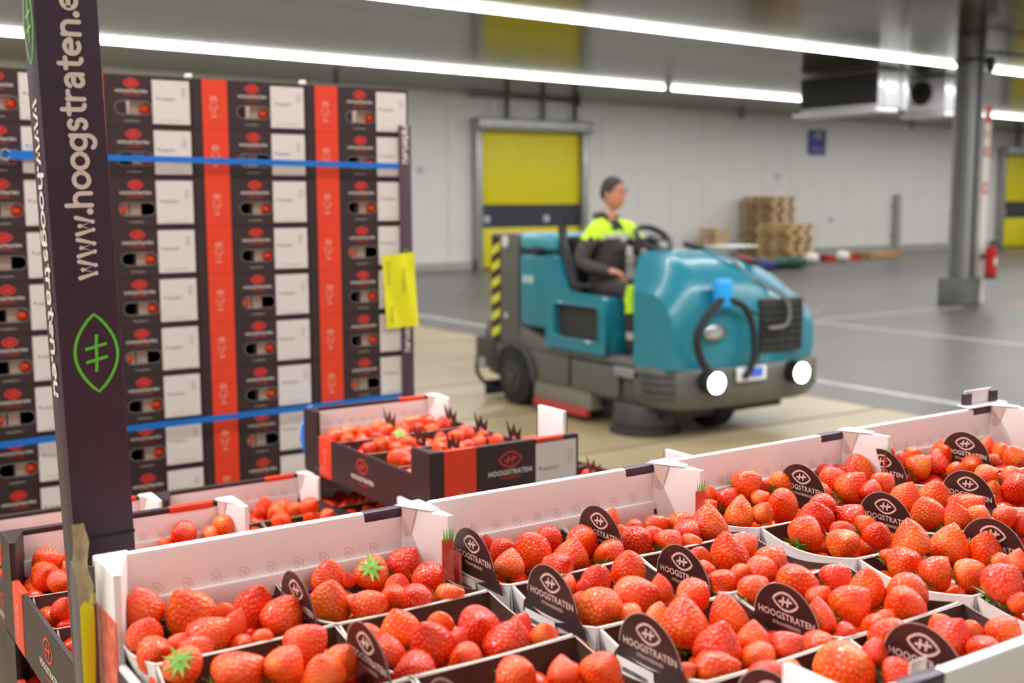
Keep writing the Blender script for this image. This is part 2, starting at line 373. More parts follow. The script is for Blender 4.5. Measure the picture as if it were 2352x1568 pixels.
extinguisher((33.6, 23.2, .75), 'small far red fire extinguisher on the wall by yellow door', 1.1)
link('stand', MB().box(-.1, .1, .08, .22, -.73, .3).mesh('stand', BLACKP), bpy.data.objects['fire_extinguisher.001'])
p = thing('ceiling_pipe', 'thin grey pipe with a hanger running from the column top', 'pipe', (16.2, 11.2, 3.93))
link('pipe', MB().tube([(0,0,0), (6,0,0)], .035).mesh('pipe', GALV, smooth=True), p)
link('hanger_rod', MB().tube([(.75,0,.02), (.75,0,.19)], .012).mesh('hanger_rod', STEEL), p)
link('collar', MB().cyl((.55,0,0), .06, .08, 'x').cyl((.75,0,0), .06, .08, 'x').mesh('collar', STEEL), p)
t = thing('wall_pipe', 'short upright grey pipe fixed low on the far wall', 'pipe', (30.0, 23.3, 0))
link('tube', MB().cyl((0,0,.9), .1, 1.8, n=14).mesh('tube', GALV, smooth=True), t)
link('wall_clip', MB().box(-.13, .13, 0, .15, .5, .56).box(-.13, .13, 0, .15, 1.4, 1.46).mesh('wall_clip', STEEL), t)
t = thing('blue_wall_sign', 'blue information sign with a white pictogram on far wall', 'sign', (26.37, 23.40, 3.3))
link('plate', MB().box(-.36, .36, -.01, .02, -.36, .36).mesh('plate', mat('sign_blue', (48, 52, 130), .5), bevel=.005), t)
mb = MB(); mb.box(-.25, .12, -.02, -.012, .1, .16, M=Matrix.Rotation(.3, 4, 'Y')).box(-.1, .05, -.02, -.012, .12, .3).box(-.26, .26, -.02, -.012, -.2, -.17).box(-.26, .2, -.02, -.012, -.27, -.25).cyl((.1, -.015, .22), .07, .01, 'y', 12)
link('pictogram', mb.mesh('pictogram', mat('sign_grey', (170, 172, 200), .5)), t)
for i, (x, z, lb) in enumerate(((13.1, 2.35, 'small pale round fitting on wall left of yellow door'), (27.1, 1.05, 'small pale round fitting on wall right of pallets'), (24.8, 2.3, 'small pale square fitting on wall under ceiling lamps'))):
    t = thing('wall_fitting', lb, 'fitting', (x, 23.42, z)); 
    link('cover', MB().cyl((0,0,0), .09, .05, 'y', 14).mesh('cover', mat('fitting', (190, 190, 196), .5)), t); link('screw', MB().cyl((0,-.03,0), .02, .01, 'y', 8).mesh('screw', STEEL), t)
# pallets: five top boards, three stringer rows of blocks, three bottom boards
def pallet_meshes(m):
    L, W = 1.2, .8
    return dict(top=MB().box(0, .11, 0, W, .122, .144).mesh('board', m), lead=MB().box(0, L, 0, .10, .10, .122).mesh('lead', m),
                block=MB().box(0, .12, 0, .10, .022, .10).mesh('block', m), bottom=MB().box(0, L, 0, .10, 0, .022).mesh('bottom', m))
PM = [pallet_meshes(WOOD), pallet_meshes(WOOD2)]
def pallet(loc, rz, label, group=None, k=0, full=True):
    t = thing('wooden_pallet', label, 'pallet', loc, group, rz); pm = PM[k]
    for i in range(7): link('top_board', pm['top'], t, loc=(i*.1817, 0, 0))
    for y in (0, .35, .70):
        link('stringer', pm['lead'], t, loc=(0, y, 0)); link('bottom_board', pm['bottom'], t, loc=(0, y, 0))
        for x in (0, .54, 1.08): link('block', pm['block'], t, loc=(x, y, 0))
    return t
ordw = ['topmost','second','third','fourth','fifth','sixth','seventh','eighth','ninth','tenth','eleventh','twelfth','thirteenth','fourteenth','fifteenth']
def pallet_pile(x, y, n, word, rz=0, k=0):
    for i in range(n):
        a = math.sin(i*3.7+x)*.04
        pallet((x+a, y+math.cos(i*2.3)*.03, i*.1445), rz+a*.6, f'wooden pallet {ordw[n-1-i]} from top of the {word} pile', f'pallets in the {word} pile', k)
pallet_pile(24.05, 22.05, 12, 'tall', R(90), 1); pallet_pile(23.37, 20.8, 7, 'low', R(90), 0)
t = thing('slatted_box', 'small slatted wooden box left of the tall pallet pile', 'box', (21.55, 22.5, 0))
for k in range(6): link('slat', MB().box(0, .42, 0, .6, .02+.15*k, .12+.15*k).mesh('slat', WOOD if k < 4 else WOOD2, bevel=.006), t)
for (x_, y_) in ((-.02, -.02), (.38, -.02), (-.02, .56), (.38, .56)): link('corner_batten', MB().box(x_, x_+.06, y_, y_+.06, 0, .9).mesh('corner_batten', WOOD), t)
for i, (x, y, c_, lb) in enumerate(((24.75, 21.2, (190, 50, 40), 'red folded plastic crate flat on floor by the pallets'), (26.9, 21.5, (182, 146, 90), 'loose wooden board lying on floor right of red crate'), (19.5, 19.0, (40, 60, 120), 'blue plastic bundle on floor behind the sweeper'), (20.9, 19.3, (24, 78, 60), 'dark green plastic bundle on floor by the pallets'))):
    t = thing('floor_item', lb, 'crate', (x, y, 0)); M_ = mat('item%d' % i, c_, .5, noise=.2)
    if i < 2:
        for k in range(3): link('slat', MB().box(-.7, .7, -.3+.22*k, -.14+.22*k, 0, .12).mesh('slat', M_, bevel=.01), t)
        for s in (-.6, .6): link('cross_bar', MB().box(s-.05, s+.05, -.32, .32, .12, .17).mesh('cross_bar', M_), t)
        t.name = 'folded_crate' if i == 0 else 'loose_board'
    else:
        t.name = 'plastic_bundle'
        mb = MB()
        for k in range(5): mb.sphere((-.4+.2*k, .05*math.sin(k*2), .14), (.2, .22, .14+.04*math.sin(k)))
        link('wrap', mb.mesh('wrap', M_, smooth=True), t); link('tie', MB().tube([(0, -.25, .1), (0, -.1, .32), (0, .15, .3), (0, .3, .1)], .015).mesh('tie', BLACKP), t)
for i, (x, y) in enumerate(((22.6, 20.1), (24.0, 20.3))):
    t = thing('crumpled_bag', ['white crumpled bag on floor before low pallet pile', 'white crumpled bag on floor before the red crate'][i], 'bag', (x, y, 0))
    mb = MB(); 
    for k in range(5): mb.sphere((.08*math.cos(k*2.1), .08*math.sin(k*2.1), .12+.02*k), .11)
    link('film', mb.mesh('film', mat('bag_white', (225, 222, 220), .5), smooth=True), t)
    link('knot', MB().cyl((0,0,.3), .02, .08, n=8).mesh('knot', mat('bag_white', (0,0,0))), t)
# ------------------------------------------------------------------ strawberry crates
CW, CD, CH = .298, .5, .12
LOGO_W = logo_mesh(.030, GREY_PR, .045)
def corner_poly(sx, sy, CD):
    # folded corner column: seen from inside a slanting panel from the end wall to the side wall
    pts = [(0, 0), (.028, 0), (.024, .012), (.006, .062), (0, .062)]
    P = [((CW-x) if sx else x, (CD-y) if sy else y) for x, y in pts]
    return P if (sx == sy) else P[::-1]
def crate_parts(style, side_h, CD):
    """dict of shared meshes for one kind of crate"""
    W_ = WHITE; out = WHITE if style == 'white' else BROWN
    P = []
    P.append(('crate_floor', MB().box(.002, CW-.002, .002, CD-.002, 0, .004).mesh('crate_floor', W_ if style == 'white' else BROWN), None))
    ew = MB().box(0, CW, 0, .010, .0, CH).mesh('end_wall', W_, bevel=.0028)
    P.append(('end_wall', ew, Matrix.Translation((0, 0, 0)))); P.append(('end_wall', ew, Matrix.Translation((0, CD-.010, 0))))
    band = PURPLE if style == 'white' else RED
    bb = MB().box(.236, .277, -.0006, .0106, CH-.010, CH+.0006).mesh('ridge_band', band, bevel=.0028)
    if style == 'white':
        P.append(('ridge_band', bb, Matrix.Translation((-.002, CD-.010, 0)), 'purple printed band folded over the crate edge'))
        P.append(('ridge_band', bb, Matrix.Translation((CW, .010, 0)) @ Matrix.Rotation(math.pi, 4, 'Z'), 'purple printed band folded over the crate edge'))
    else:
        rb = MB().box(.0, CW, -.0006, .0106, CH-.008, CH+.0006).mesh('ridge_cap', BROWN, bevel=.0028)
        P.append(('ridge_cap', rb, Matrix.Translation((0, CD-.010, 0)), 'dark folded upper edge'))
        bb2 = MB().box(.206, .268, -.0010, .0110, CH-.0085, CH+.0010).mesh('ridge_band', RED, bevel=.0028)
        P.append(('ridge_band', bb2, Matrix.Translation((0, CD-.010, 0)), 'red printed band folded over the crate edge'))
    sw = MB().box(0, .006, .05, CD-.05, .0, side_h).mesh('side_wall', out, bevel=.0018)
    P.append(('side_wall', sw, Matrix.Translation((0, 0, 0)))); P.append(('side_wall', sw, Matrix.Translation((CW-.006, 0, 0))))
    if style != 'white':
        P.append(('ridge_cap', rb, Matrix.Translation((0, 0, 0)), 'dark folded upper edge'))
        for xa, xb in ((.026, .087), (.206, .268)):
            P.append(('ridge_band', MB().box(xa, xb, -.0010, .0110, CH-.0085, CH+.0010).mesh('ridge_band', RED, bevel=.0028), None, 'red printed band folded over the crate edge'))
    for sx in (0, 1):
        for sy in (0, 1):
            if style != 'white' and sx and not sy:
                P.append(('tall_panel', MB().box(CW-.008, CW, .034, .112, .05, CH+.034).mesh('tall_panel', W_, bevel=.0012), None, 'white card panel standing above the edge', 'c10'))
                P.append(('panel_skin', MB().box(CW-.0085, CW+.001, .1125, .114, .05, CH+.033).box(CW, CW+.001, .033, .112, .05, CH+.033).mesh('panel_skin', BROWN), None, '', 'c10')); continue
            mb = MB().prism(corner_poly(sx, sy, CD), .004, CH + .0008)
            P.append((f'corner_post', mb.mesh('corner_post', W_ if (style == 'white' or sx) else BROWN, bevel=.0012), None, '', f'c{sx}{sy}'))
    # tab folded over the rear right corner
    fl = MB(); fl.prism([(CW-.024, CD-.002), (CW-.027, CD-.013), (CW-.012, CD-.044), (CW-.001, CD-.038), (CW-.001, CD-.001)], CH+.0012, CH+.0024)
    P.append(('corner_flap', fl.mesh('corner_flap', WHITE, bevel=.0004, seg=1), None, 'white flap folded over the corner'))
    tb = MB(); v = [(CW-.0265, CD-.0140, CH+.001), (CW-.0195, CD-.028, CH+.0005), (CW-.0215, CD-.021, CH-.024), (CW-.0255, CD-.0135, CH-.024)]
    tb.add(v, [(0,1,2,3)]); P.append(('torn_tongue', tb.mesh('torn_tongue', EDGE), None, 'torn raw card tongue hanging from the flap'))
    # leaf pattern along the inner end wall
    for k in range(10):
        P.append(('leaf_print', LOGO_SM, FRONT(.024+.0245*k, CD-.0102, .086)))
    ledge = MB().box(.008, CW-.028, CD-.0155, CD-.0100, .060, .0815).mesh('wall_ledge', WHITE, bevel=.001)
    P.append(('wall_ledge', ledge, None))
    return P
LOGO_SM = logo_mesh(.0138, GREY_PR, .045)
for v in LOGO_SM.vertices:                        # leaf stands upright-slanted on the wall
    x, y = v.co.x, v.co.y; a = R(-58); v.co.x = x*math.cos(a)-y*math.sin(a); v.co.y = x*math.sin(a)+y*math.cos(a)
KITS = {'white': crate_parts('white', .052, .522), 'brown': crate_parts('brown', .076, .5)}
# exterior print of the dark crates
L_RED = logo_mesh(.046, LOGORED, .06); T_H = text_mesh('HOOGSTRATEN', .0115, PRINTW, .018, space=1.08); T_S = text_mesh('STRAWBERRIES', .0052, LOGORED, .012, space=1.1)
T_W = text_mesh('www.hoogstraten.eu', .0042, PRINTW, 0)
EMB = MB(); stroke(EMB, [(.0065*math.cos(t*.5)*(.55+.45*math.cos(t*.25-.8)), .008*math.sin(t*.5)) for t in range(13)], .0011, True)
for x in (-.005, -.0017, .0017, .005): stroke(EMB, [(x, .0105), (x*.6, .0165)], .0016)
stroke(EMB, [(-.006, .011), (.006, .011)], .0012); stroke(EMB, [(-.004, -.012), (.004, -.012)], .0025); stroke(EMB, [(-.003, .002), (0, -.003), (.003, .002)], .0012)
EMB = EMB.mesh('stripe_emblem', mat('emblem_print', (236, 150, 130), .5), fix=False)
LBP = MB(); LBP.box(-.036, -.032, .004, .008, 0, .0001, 1)
for k in range(3): LBP.box(-.028, .010-.004*k, .006-.0022*k, .0068-.0022*k, 0, .0001)
for k in range(4): LBP.box(.024, .036-.003*(k % 2), .030-.006*k, .0312-.006*k, 0, .0001)
LBP.box(-.03, .03, -.046, -.0453, 0, .0001); LBP = LBP.mesh('label_print', [LABELG, BLUEINK])
def crate(name, label, loc, style, rz=0, group=None, omit=()):
    CD = .522 if style == 'white' else .5
    c = thing(name, label, 'crate', loc, group, rz)
    for p in KITS[style]:
        if len(p) > 4 and p[4] in omit: continue
        o = link(p[0], p[1], c, M=p[2] if p[2] is not None else Matrix())
        if len(p) > 3 and p[3]: o['label'] = p[3]
    if style == 'brown':
        sk = link('front_panel', MB().box(0, CW, -.0008, 0, 0, CH-.001).mesh('front_panel', BROWN), c)
        st = link('red_stripe', MB().box(.026, .087, -.0013, -.0006, 0, CH+.0008).mesh('red_stripe', RED), c); st['label'] = 'bright red vertical stripe'
        link('emblem', EMB, st, M=FRONT(.057, -.0016, .032))
        link('leaf_logo', L_RED, sk, M=FRONT(.155, -.0012, .092)); link('lettering', T_H, sk, M=FRONT(.155, -.0012, .070)); link('small_lettering', T_S, sk, M=FRONT(.155, -.0012, .061))
        lb = link('paper_label', MB().box(.207, .293, -.0014, -.0008, .006, .112).mesh('paper_label', LABELW), c); link('label_print', LBP, lb, M=FRONT(.250, -.0016, .062))
        sd = link('side_panel', MB().box(-.0008, 0, .0, CD, 0, .074).mesh('side_panel', BROWN), c)
        rs = link('red_stripe', MB().box(-.0014, .0064, CD-.125, CD-.070, 0, .0766).mesh('red_stripe', RED, bevel=.0006), c); rs['label'] = 'bright red stripe on the side'
        link('emblem', EMB, rs, M=LEFTF(-.0018, CD-.098, .04))
        link('leaf_logo', L_RED, sd, M=LEFTF(-.0012, .245, .052)); link('lettering', T_H, sd, M=LEFTF(-.0012, .245, .028)); link('small_lettering', T_S, sd, M=LEFTF(-.0012, .245, .018))
        link('corner_skin', MB().box(-.0008, .0, 0, .062, .074, CH).mesh('corner_skin', BROWN), c); link('corner_skin', MB().box(-.0008, 0, CD-.062, CD, .074, CH).mesh('corner_skin', BROWN), c)
    else:
        fp = link('fruit_print', MB().box(CW-.0125, CW-.0008, CD-.0632, CD-.0620, .0, .100).mesh('fruit_print', mat('printed_fruit', (214, 70, 60), .45, rgb2=(238, 130, 110), nscale=90)), c); fp['label'] = 'printed strawberry picture on the corner edge'
        g = MB()
        for x in (-.004, -.0015, .0015, .004): g.add([(x-.0012, 0, 0), (x+.0012, 0, 0), (x*1.3, .012, 0)], [(0,1,2)])
        link('printed_leaves', g.mesh('printed_leaves', GREENP, fix=False), fp, M=FRONT(CW-.0065, CD-.0636, .099))
        link('side_print', MB().box(CW-.0066, CW+.0003, .25, CD-.075, .049, .0524).mesh('side_print', PURPLE), c)
        fp2 = link('fruit_print', MB().box(.0008, .0125, .0620, .0632, .0, .085).mesh('fruit_print', MATS['printed_fruit']), c)
        mb = MB().box(-.0009, 0, .0, CD, 0, .048); link('side_panel', mb.mesh('side_panel', PURPLE), c)
        fp3 = link('fruit_print', MB().box(-.0011, -.0002, CD-.066, CD-.004, .006, .085).mesh('fruit_print', MATS['printed_fruit']), c); fp3['label'] = 'printed strawberry picture on the outer corner'
    return c
CRATES = {
 'A': ('white', (.214, .403, 1.25), 'first white crate', 'white strawberry crate beside the torn corner post, first in the near row'),
 'B': ('white', (.518, .403, 1.25), 'second white crate', 'white strawberry crate second along the near row, barcodes on its punnets'),
 'C': ('white', (.820, .405, 1.25), 'third white crate', 'white strawberry crate third along near row, wide dark round tags'),
 'D': ('white', (1.122, .408, 1.25), 'fourth white crate', 'white strawberry crate at far end of near row, raised corner tab'),
 'L': ('brown', (.240, 1.004, 1.125), 'crate behind purple post', 'dark printed strawberry crate standing behind the tall purple post'),
 'M': ('brown', (.896, 1.583, 1.125), 'raised dark crate', 'dark strawberry crate with red stripe, topmost of its pallet'),
 'N': ('brown', (.592, 1.56, 1.004), 'crate beside raised crate', 'dark strawberry crate one layer below and beside the raised crate'),
 'O': ('brown', (.288, 1.56, 1.004), 'crate beyond purple post', 'dark strawberry crate seen just above the rim behind purple post'),
 'Q': ('brown', (1.204, 1.583, 1.004), 'crate past raised crate', 'dark strawberry crate past the raised one, crown tag showing'),
 'U': ('brown', (.896, 1.583, 1.0015), 'crate under raised crate', 'dark strawberry crate directly under the raised crate'),
 'X': ('brown', (.240, 1.004, 1.0015), 'crate under the post crate', 'dark strawberry crate directly under the one behind purple post'),
 'W': ('brown', (.545, 1.004, 1.004), 'low crate behind near row', 'dark strawberry crate hidden low behind the second white crate'),
}
for k, (st, loc, short, lab) in CRATES.items():
    CRATES[k] += (crate('strawberry_crate', lab, loc, st, omit={'A': ('c00',), 'B': ('c01', 'c00'), 'C': ('c01', 'c00'), 'D': ('c01', 'c00'), 'K': ('c10', 'c11')}.get(k, ())),)
# D: raised corner tab
d = CRATES['D'][4]; CD = .522
mb = MB().prism([(CW-.072, CD-.012), (CW+.012, CD-.012), (CW+.016, CD+.004), (CW-.068, CD+.012)], CH+.001, CH+.003)
mb.prism([(CW-.060, CD+.006), (CW-.030, CD+.004), (CW+.0, CD+.006), (CW+.0, CD+.008), (CW-.06, CD+.008)], CH+.003, CH+.022)
o = link('raised_tab', mb.mesh('raised_tab', WHITE, bevel=.0006, seg=1), d); o['label'] = 'white tab standing up at the corner'
o = link('tab_mark', MB().box(CW-.064, CW-.050, CD+.002, CD+.0085, CH+.003, CH+.018).box(CW-.008, CW+.008, CD+.002, CD+.0085, CH+.003, CH+.018).mesh('tab_mark', PURPLE), d)
# B: stray torn card tongue at the front edge
link('front_tongue', MB().box(.052, .068, .018, .0195, .07, .122).mesh('front_tongue', EDGE, bevel=.0006, seg=1), CRATES['B'][4])
# ------------------------------------------------------------------ punnets
PWd, PDp, PH = .139, .118, .068
def wall_strip(a, b, h0, h1, inset, sag, th, n=10, outx=0, outy=0):
    """tapered wall from corner a to b (top), bottom inset towards (outx,outy) negative"""
def punnet_shell(sag=.006):
    w, d, h = PWd/2, PDp/2, PH; t = .0012; b = .010
    inner = MB(); outer = MB(); rim = MB()
    def side(p0, p1, nx, ny, sg, dp):
        rows_o, rows_i = [], []
        for i in range(13):
            s = i/12; bow = math.sin(math.pi*s)*sg; dip = math.sin(math.pi*s)*dp
            x = p0[0]+(p1[0]-p0[0])*s; y = p0[1]+(p1[1]-p0[1])*s; q = (1-b/max(w, d))
            top = Vector((x+nx*bow, y+ny*bow, h-dip)); bot = Vector((x*q - nx*.004, y*q - ny*.004, .001))
            rows_o.append([bot, top]); nrm = Vector((nx, ny, 0))*t
            rows_i.append([bot-nrm, top-nrm])
        outer.grid(rows_o); inner.grid([r_[::-1] for r_ in rows_i])
        rim.grid([[a_[1]+Vector((nx, ny, 0))*.0003, b_[1]-Vector((nx, ny, 0))*.0003 + Vector((0, 0, .0006))] for a_, b_ in zip(rows_o, rows_i)])
    side((-w, -d), (w, -d), 0, -1, .001, .001); side((w, -d), (w, d), 1, 0, .001, .010); side((w, d), (-w, d), 0, 1, .001, .001); side((-w, d), (-w, -d), -1, 0, sag, .008)
    inner.box(-w*.86, w*.86, -d*.86, d*.86, .001, .002)
    return inner, outer, rim
SH = {}
for kind, om in (('white', WHITE), ('brown', BROWN)):
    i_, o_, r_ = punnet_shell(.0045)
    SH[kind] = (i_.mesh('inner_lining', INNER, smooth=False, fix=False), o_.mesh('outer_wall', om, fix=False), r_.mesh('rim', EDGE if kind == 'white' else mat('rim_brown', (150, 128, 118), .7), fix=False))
def tag_round():
    pts = [(-.044, -.012), (.044, -.012), (.042, -.004), (.036, .003)] + [(.0345*math.cos(a), .003+.0355*math.sin(a)) for a in [math.pi*i/22 for i in range(1, 22)]] + [(-.036, .003), (-.042, -.004)]
    mb = MB().prism(pts, -.0004, .0004); return mb.mesh('round_tag', TAGM)
def tag_crown():
    pts = [(-.020, -.030), (.020, -.030), (.019, -.012), (.027, .016), (.010, .002), (.003, .020), (-.009, .003), (-.023, .024), (-.018, -.012)]
    return MB().prism(pts, -.0004, .0004).mesh('crown_tag', TAGM)
TAG_R, TAG_C = tag_round(), tag_crown()
TL = logo_mesh(.026, TAGP, .075); TT1 = text_mesh('HOOGSTRATEN', .0078, TAGP, .022, space=1.06); TT2 = text_mesh('STRAWBERRIES', .0040, TAGP, .010, space=1.08)
CRLOGO = logo_mesh(.012, GREY_PR, .09)
RIMM = mat('tag_edge', (196, 180, 172), .8)
te = MB(); stroke(te, [(.0348*math.cos(a), .003+.0358*math.sin(a)) for a in [math.pi*i/22 for i in range(1, 22)]], .0007); TAG_E = te.mesh('tag_edge', RIMM, fix=False)
BARC = MB(); x_ = 0; rng = random.Random(3)
while x_ < .030:
    w_ = rng.choice((.0004, .0007, .0011)); BARC.box(x_-.015, x_-.015+w_, -.006, .006, 0, .0001); x_ += w_ + rng.choice((.0005, .0008))
BARC = BARC.mesh('barcode', mat('barcode_ink', (60, 56, 60), .5))
BARP = MB().box(-.021, .021, -.011, .011, -.0001, 0).mesh('price_sticker', mat('sticker', (244, 238, 232), .4))
ROWN = ['rearmost', 'second', 'third', 'frontmost']
TAGS = {'A10': (.352, .841, 1.333), 'A11': (.352, .717, 1.329), 'A12': (.352, .596, 1.329), 'B00': (.527, .855, 1.337), 'B01': (.527, .734, 1.335), 'B02': (.527, .612, 1.331), 'B03': (.527, .49, 1.331),
 'B10': (.668, .850, 1.337), 'B11': (.668, .732, 1.328), 'B12': (.668, .611, 1.327), 'B13': (.668, .483, 1.334), 'C10': (.962, .862, 1.337), 'C11': (.962, .748, 1.329), 'C12': (.962, .625, 1.330), 'C13': (.962, .51, 1.33),
 'D00': (1.115, .874, 1.333), 'D01': (1.115, .758, 1.329), 'D10': (1.245, .853, 1.342), 'D11': (1.25, .735, 1.335),
 'M00': (1.045, 2.006, 1.217), 'M10': (1.19, 2.014, 1.209), 'M11': (1.19, 1.896, 1.210), 'M12': (1.19, 1.779, 1.212), 'M01': (1.045, 1.883, 1.207), 'M02': (1.045, 1.761, 1.213), 'Q10': (1.47, 1.894, 1.085)}
CDO = {'white': .511, 'brown': .489}
def punnet(ck, col, row):
    st, (cx, cy, cz), short, _, _ = CRATES[ck]
    x = cx + .008 + .1415*(col+.5); y = cy + CDO[st] - .1212*(row+.5)
    key = f'{ck}{col}{row}'
    p = thing('punnet', f'card punnet of strawberries, {ROWN[row]} in {["left","right"][col]} column, {short}', 'punnet', (x, y, cz+.0045), 'punnets of strawberries')
    kind = 'white' if st == 'white' else 'brown'
    a, b, c = SH[kind]; 
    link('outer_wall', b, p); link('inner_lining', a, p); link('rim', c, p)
    if kind == 'white' and ck in 'B' and col == 0:
        s = link('price_sticker', BARP, p, M=frame((0,-1,0), (-.12,0,1), (-1,0,-.12), (-PWd/2-.0035, .012, .047))); link('barcode', BARC, s, M=Matrix.Translation((0, -.002, .0002)))
    if key in TAGS:
        tx, ty, tz = TAGS[key]; f_ = (tx-.0055)/tx; tx, ty, tz = tx*f_, ty*f_, 1.65+(tz-1.65)*f_
        lean = .10
        M_ = frame((0,-1,0), Vector((-lean, 0, 1)).normalized(), Vector((-1, 0, -lean)).normalized(), (tx-x, ty-y, tz-(cz+.0045)))
        if st == 'white':
            t_ = link('round_tag', TAG_R, p, M=M_ @ Matrix.Translation((0, -.0175, 0))); t_['label'] = 'dark round-topped card tag with white lettering'
            link('leaf_logo', TL, t_, M=Matrix.Translation((0, .024, .0006))); link('lettering', TT1, t_, M=Matrix.Translation((0, .0110, .0006))); link('small_lettering', TT2, t_, M=Matrix.Translation((0, .0040, .0006)))
            link('tag_edge', TAG_E, t_, M=Matrix.Translation((0, 0, .0005)))
        else:
            t_ = link('crown_tag', TAG_C, p, M=M_); t_['label'] = 'dark card tag cut like a crown'
            link('leaf_logo', CRLOGO, t_, M=Matrix.Translation((0, -.009, .0006)))
    return p
for ck in 'ABCD':
    for col in (0, 1):
        for row in range(4): punnet(ck, col, row)
for ck in 'LM':
    for col in (0, 1):
        for row in range(4): punnet(ck, col, row)
for ck, cols in (('X', (0,)), ('N', (0, 1)), ('O', (0, 1)), ('Q', (0, 1)), ('U', (0,)), ('W', (0, 1))):
    for col in cols:
        for row in range(3): punnet(ck, col, row)
# ------------------------------------------------------------------ strawberries
def berry_mesh(seed, NU, NV, seeds=True, mat_=None):
    rg = np.random.RandomState(seed)
    t = np.linspace(0, 1, NV+1)                     # calyx end -> tip
    zc = -0.98 + 2.25*t
    sh = rg.uniform(.30, .40); pw = rg.uniform(.62, .95)
    def prof(t):
        a = np.where(t < sh, np.sqrt(np.clip(1-((sh-t)/sh)**2, 0, 1))*.92+.08*np.sin(np.pi*np.clip(t/sh,0,1)/2), np.clip(np.cos((t-sh)/(1-sh)*np.pi/2), 0, 1)**pw)
        return a
    lump = [(rg.randint(2, 4), rg.uniform(0, 6.28), rg.uniform(.02, .055), rg.uniform(-1, 1)) for _ in range(3)]
    bend = rg.uniform(-.12, .12)
    def pos(tt, ph):
        r_ = prof(tt)
        for k, p0, am, q in lump: r_ = r_*(1+am*np.cos(k*ph+p0+q*3*tt))
        z = -0.98+2.25*tt - .10*np.exp(-(tt/.10)**2)*-1*(1-prof(tt))
        return np.stack([r_*np.cos(ph)+bend*(tt-.4)*2, r_*np.sin(ph), z], -1)
    ph = np.linspace(0, 2*np.pi, NU, endpoint=False)
    T, PHI = np.meshgrid(t, ph, indexing='ij')
    V = pos(T, PHI).reshape(-1, 3)
    # achene pits on a spiral of even spacing
    tt = np.linspace(.001, .999, 400); P0 = pos(tt, 0*tt); ds = np.r_[0, np.cumsum(np.linalg.norm(np.diff(P0, axis=0), axis=1)*np.maximum(prof(.5*(tt[1:]+tt[:-1])), .05))]
    N = 215; u = (np.arange(N)+.5)/N; ts = np.interp(u*ds[-1], ds, tt)
    phs = np.arange(N)*2.399963 + rg.uniform(0, 6) + rg.uniform(-.12, .12, N)
    ts = np.clip(ts + rg.uniform(-.012, .012, N), .02, .99)
    S = pos(ts, phs); e = 1e-3
    du = pos(np.clip(ts+e, 0, 1), phs)-pos(ts-e, phs); dv = pos(ts, phs+e)-pos(ts, phs-e)
    NS = np.cross(dv, du); NS /= np.linalg.norm(NS, axis=1)[:, None]+1e-9
    NS *= np.sign((NS*(S-np.array([0,0,.0]))).sum(1))[:, None]
    if seeds:
        Vn = V.copy(); nr = V-np.array([0,0,0.0]); nr /= np.linalg.norm(nr, axis=1)[:, None]+1e-9
        D = np.full(len(V), 9.)
        for i in range(0, len(V), 4000):
            d = np.linalg.norm(V[i:i+4000, None]-S[None], axis=2); D[i:i+4000] = d.min(1)
        amp = .060; Vn += nr*(amp*(1-np.exp(-(D/.060)**2))-amp*.55)[:, None]
        V = Vn
    f = []
    idx = np.arange((NV+1)*NU).reshape(NV+1, NU)
    F = np.stack([idx[:-1], np.roll(idx, -1, 1)[:-1], np.roll(idx, -1, 1)[1:], idx[1:]], -1).reshape(-1, 4)
    me = bpy.data.meshes.new('flesh'); me.from_pydata(V.tolist(), [], F.tolist()); me.polygons.foreach_set('use_smooth', [True]*len(me.polygons))
    sd = None
    if seeds:
        mb = MB()
        for s_, n_, tdir in zip(S, NS, du):
            n_ = Vector(n_); t_ = Vector(tdir).normalized(); b_ = n_.cross(t_); c = Vector(s_) - n_*.026
            v = [c+t_*.056, c-t_*.056, c+b_*.036, c-b_*.036, c+n_*.032, c-n_*.02]
            mb.add(v, [(0,2,4),(2,1,4),(1,3,4),(3,0,4)])
        sd = mb.mesh('achenes', SEED, smooth=True, fix=False)
    return me, sd
def calyx_mesh(seed):
    rg = random.Random(seed); mb = MB()
    for k in range(9):
        a = 2*math.pi*k/9 + rg.uniform(-.15, .15); L = rg.uniform(.62, .95); up = rg.uniform(-.05, .28); rows = []
        for i in range(6):
            s = i/5; r_ = .06+L*s; w_ = .17*math.sin(math.pi*min(1, .25+.75*s))**.8*(1-s*.55); z = -.98 - .05 - up*s*s + .10*s
            if s == 1: w_ = .005
            c = Vector((math.cos(a), math.sin(a), 0)); q = Vector((-math.sin(a), math.cos(a), 0))
            rows.append([c*r_-q*w_+Vector((0,0,z)), c*r_+Vector((0,0,z-.03)), c*r_+q*w_+Vector((0,0,z))])
        mb.grid(rows)
    mb.cyl((0,0,-1.08), .07, .16, n=8)
    return mb.mesh('calyx', GREEN, smooth=True)
VAR = []
for i in range(7):
    me, sd = berry_mesh(11+i, 132, 104)
    VAR.append((me, sd))
FM = {}
def flesh(i, j):
    if (i, j) not in FM:
        m_ = VAR[i][0].copy(); m_.materials.append(BERRY[j]); FM[(i, j)] = m_
    return FM[(i, j)]
CAL = [calyx_mesh(i) for i in range(3)]
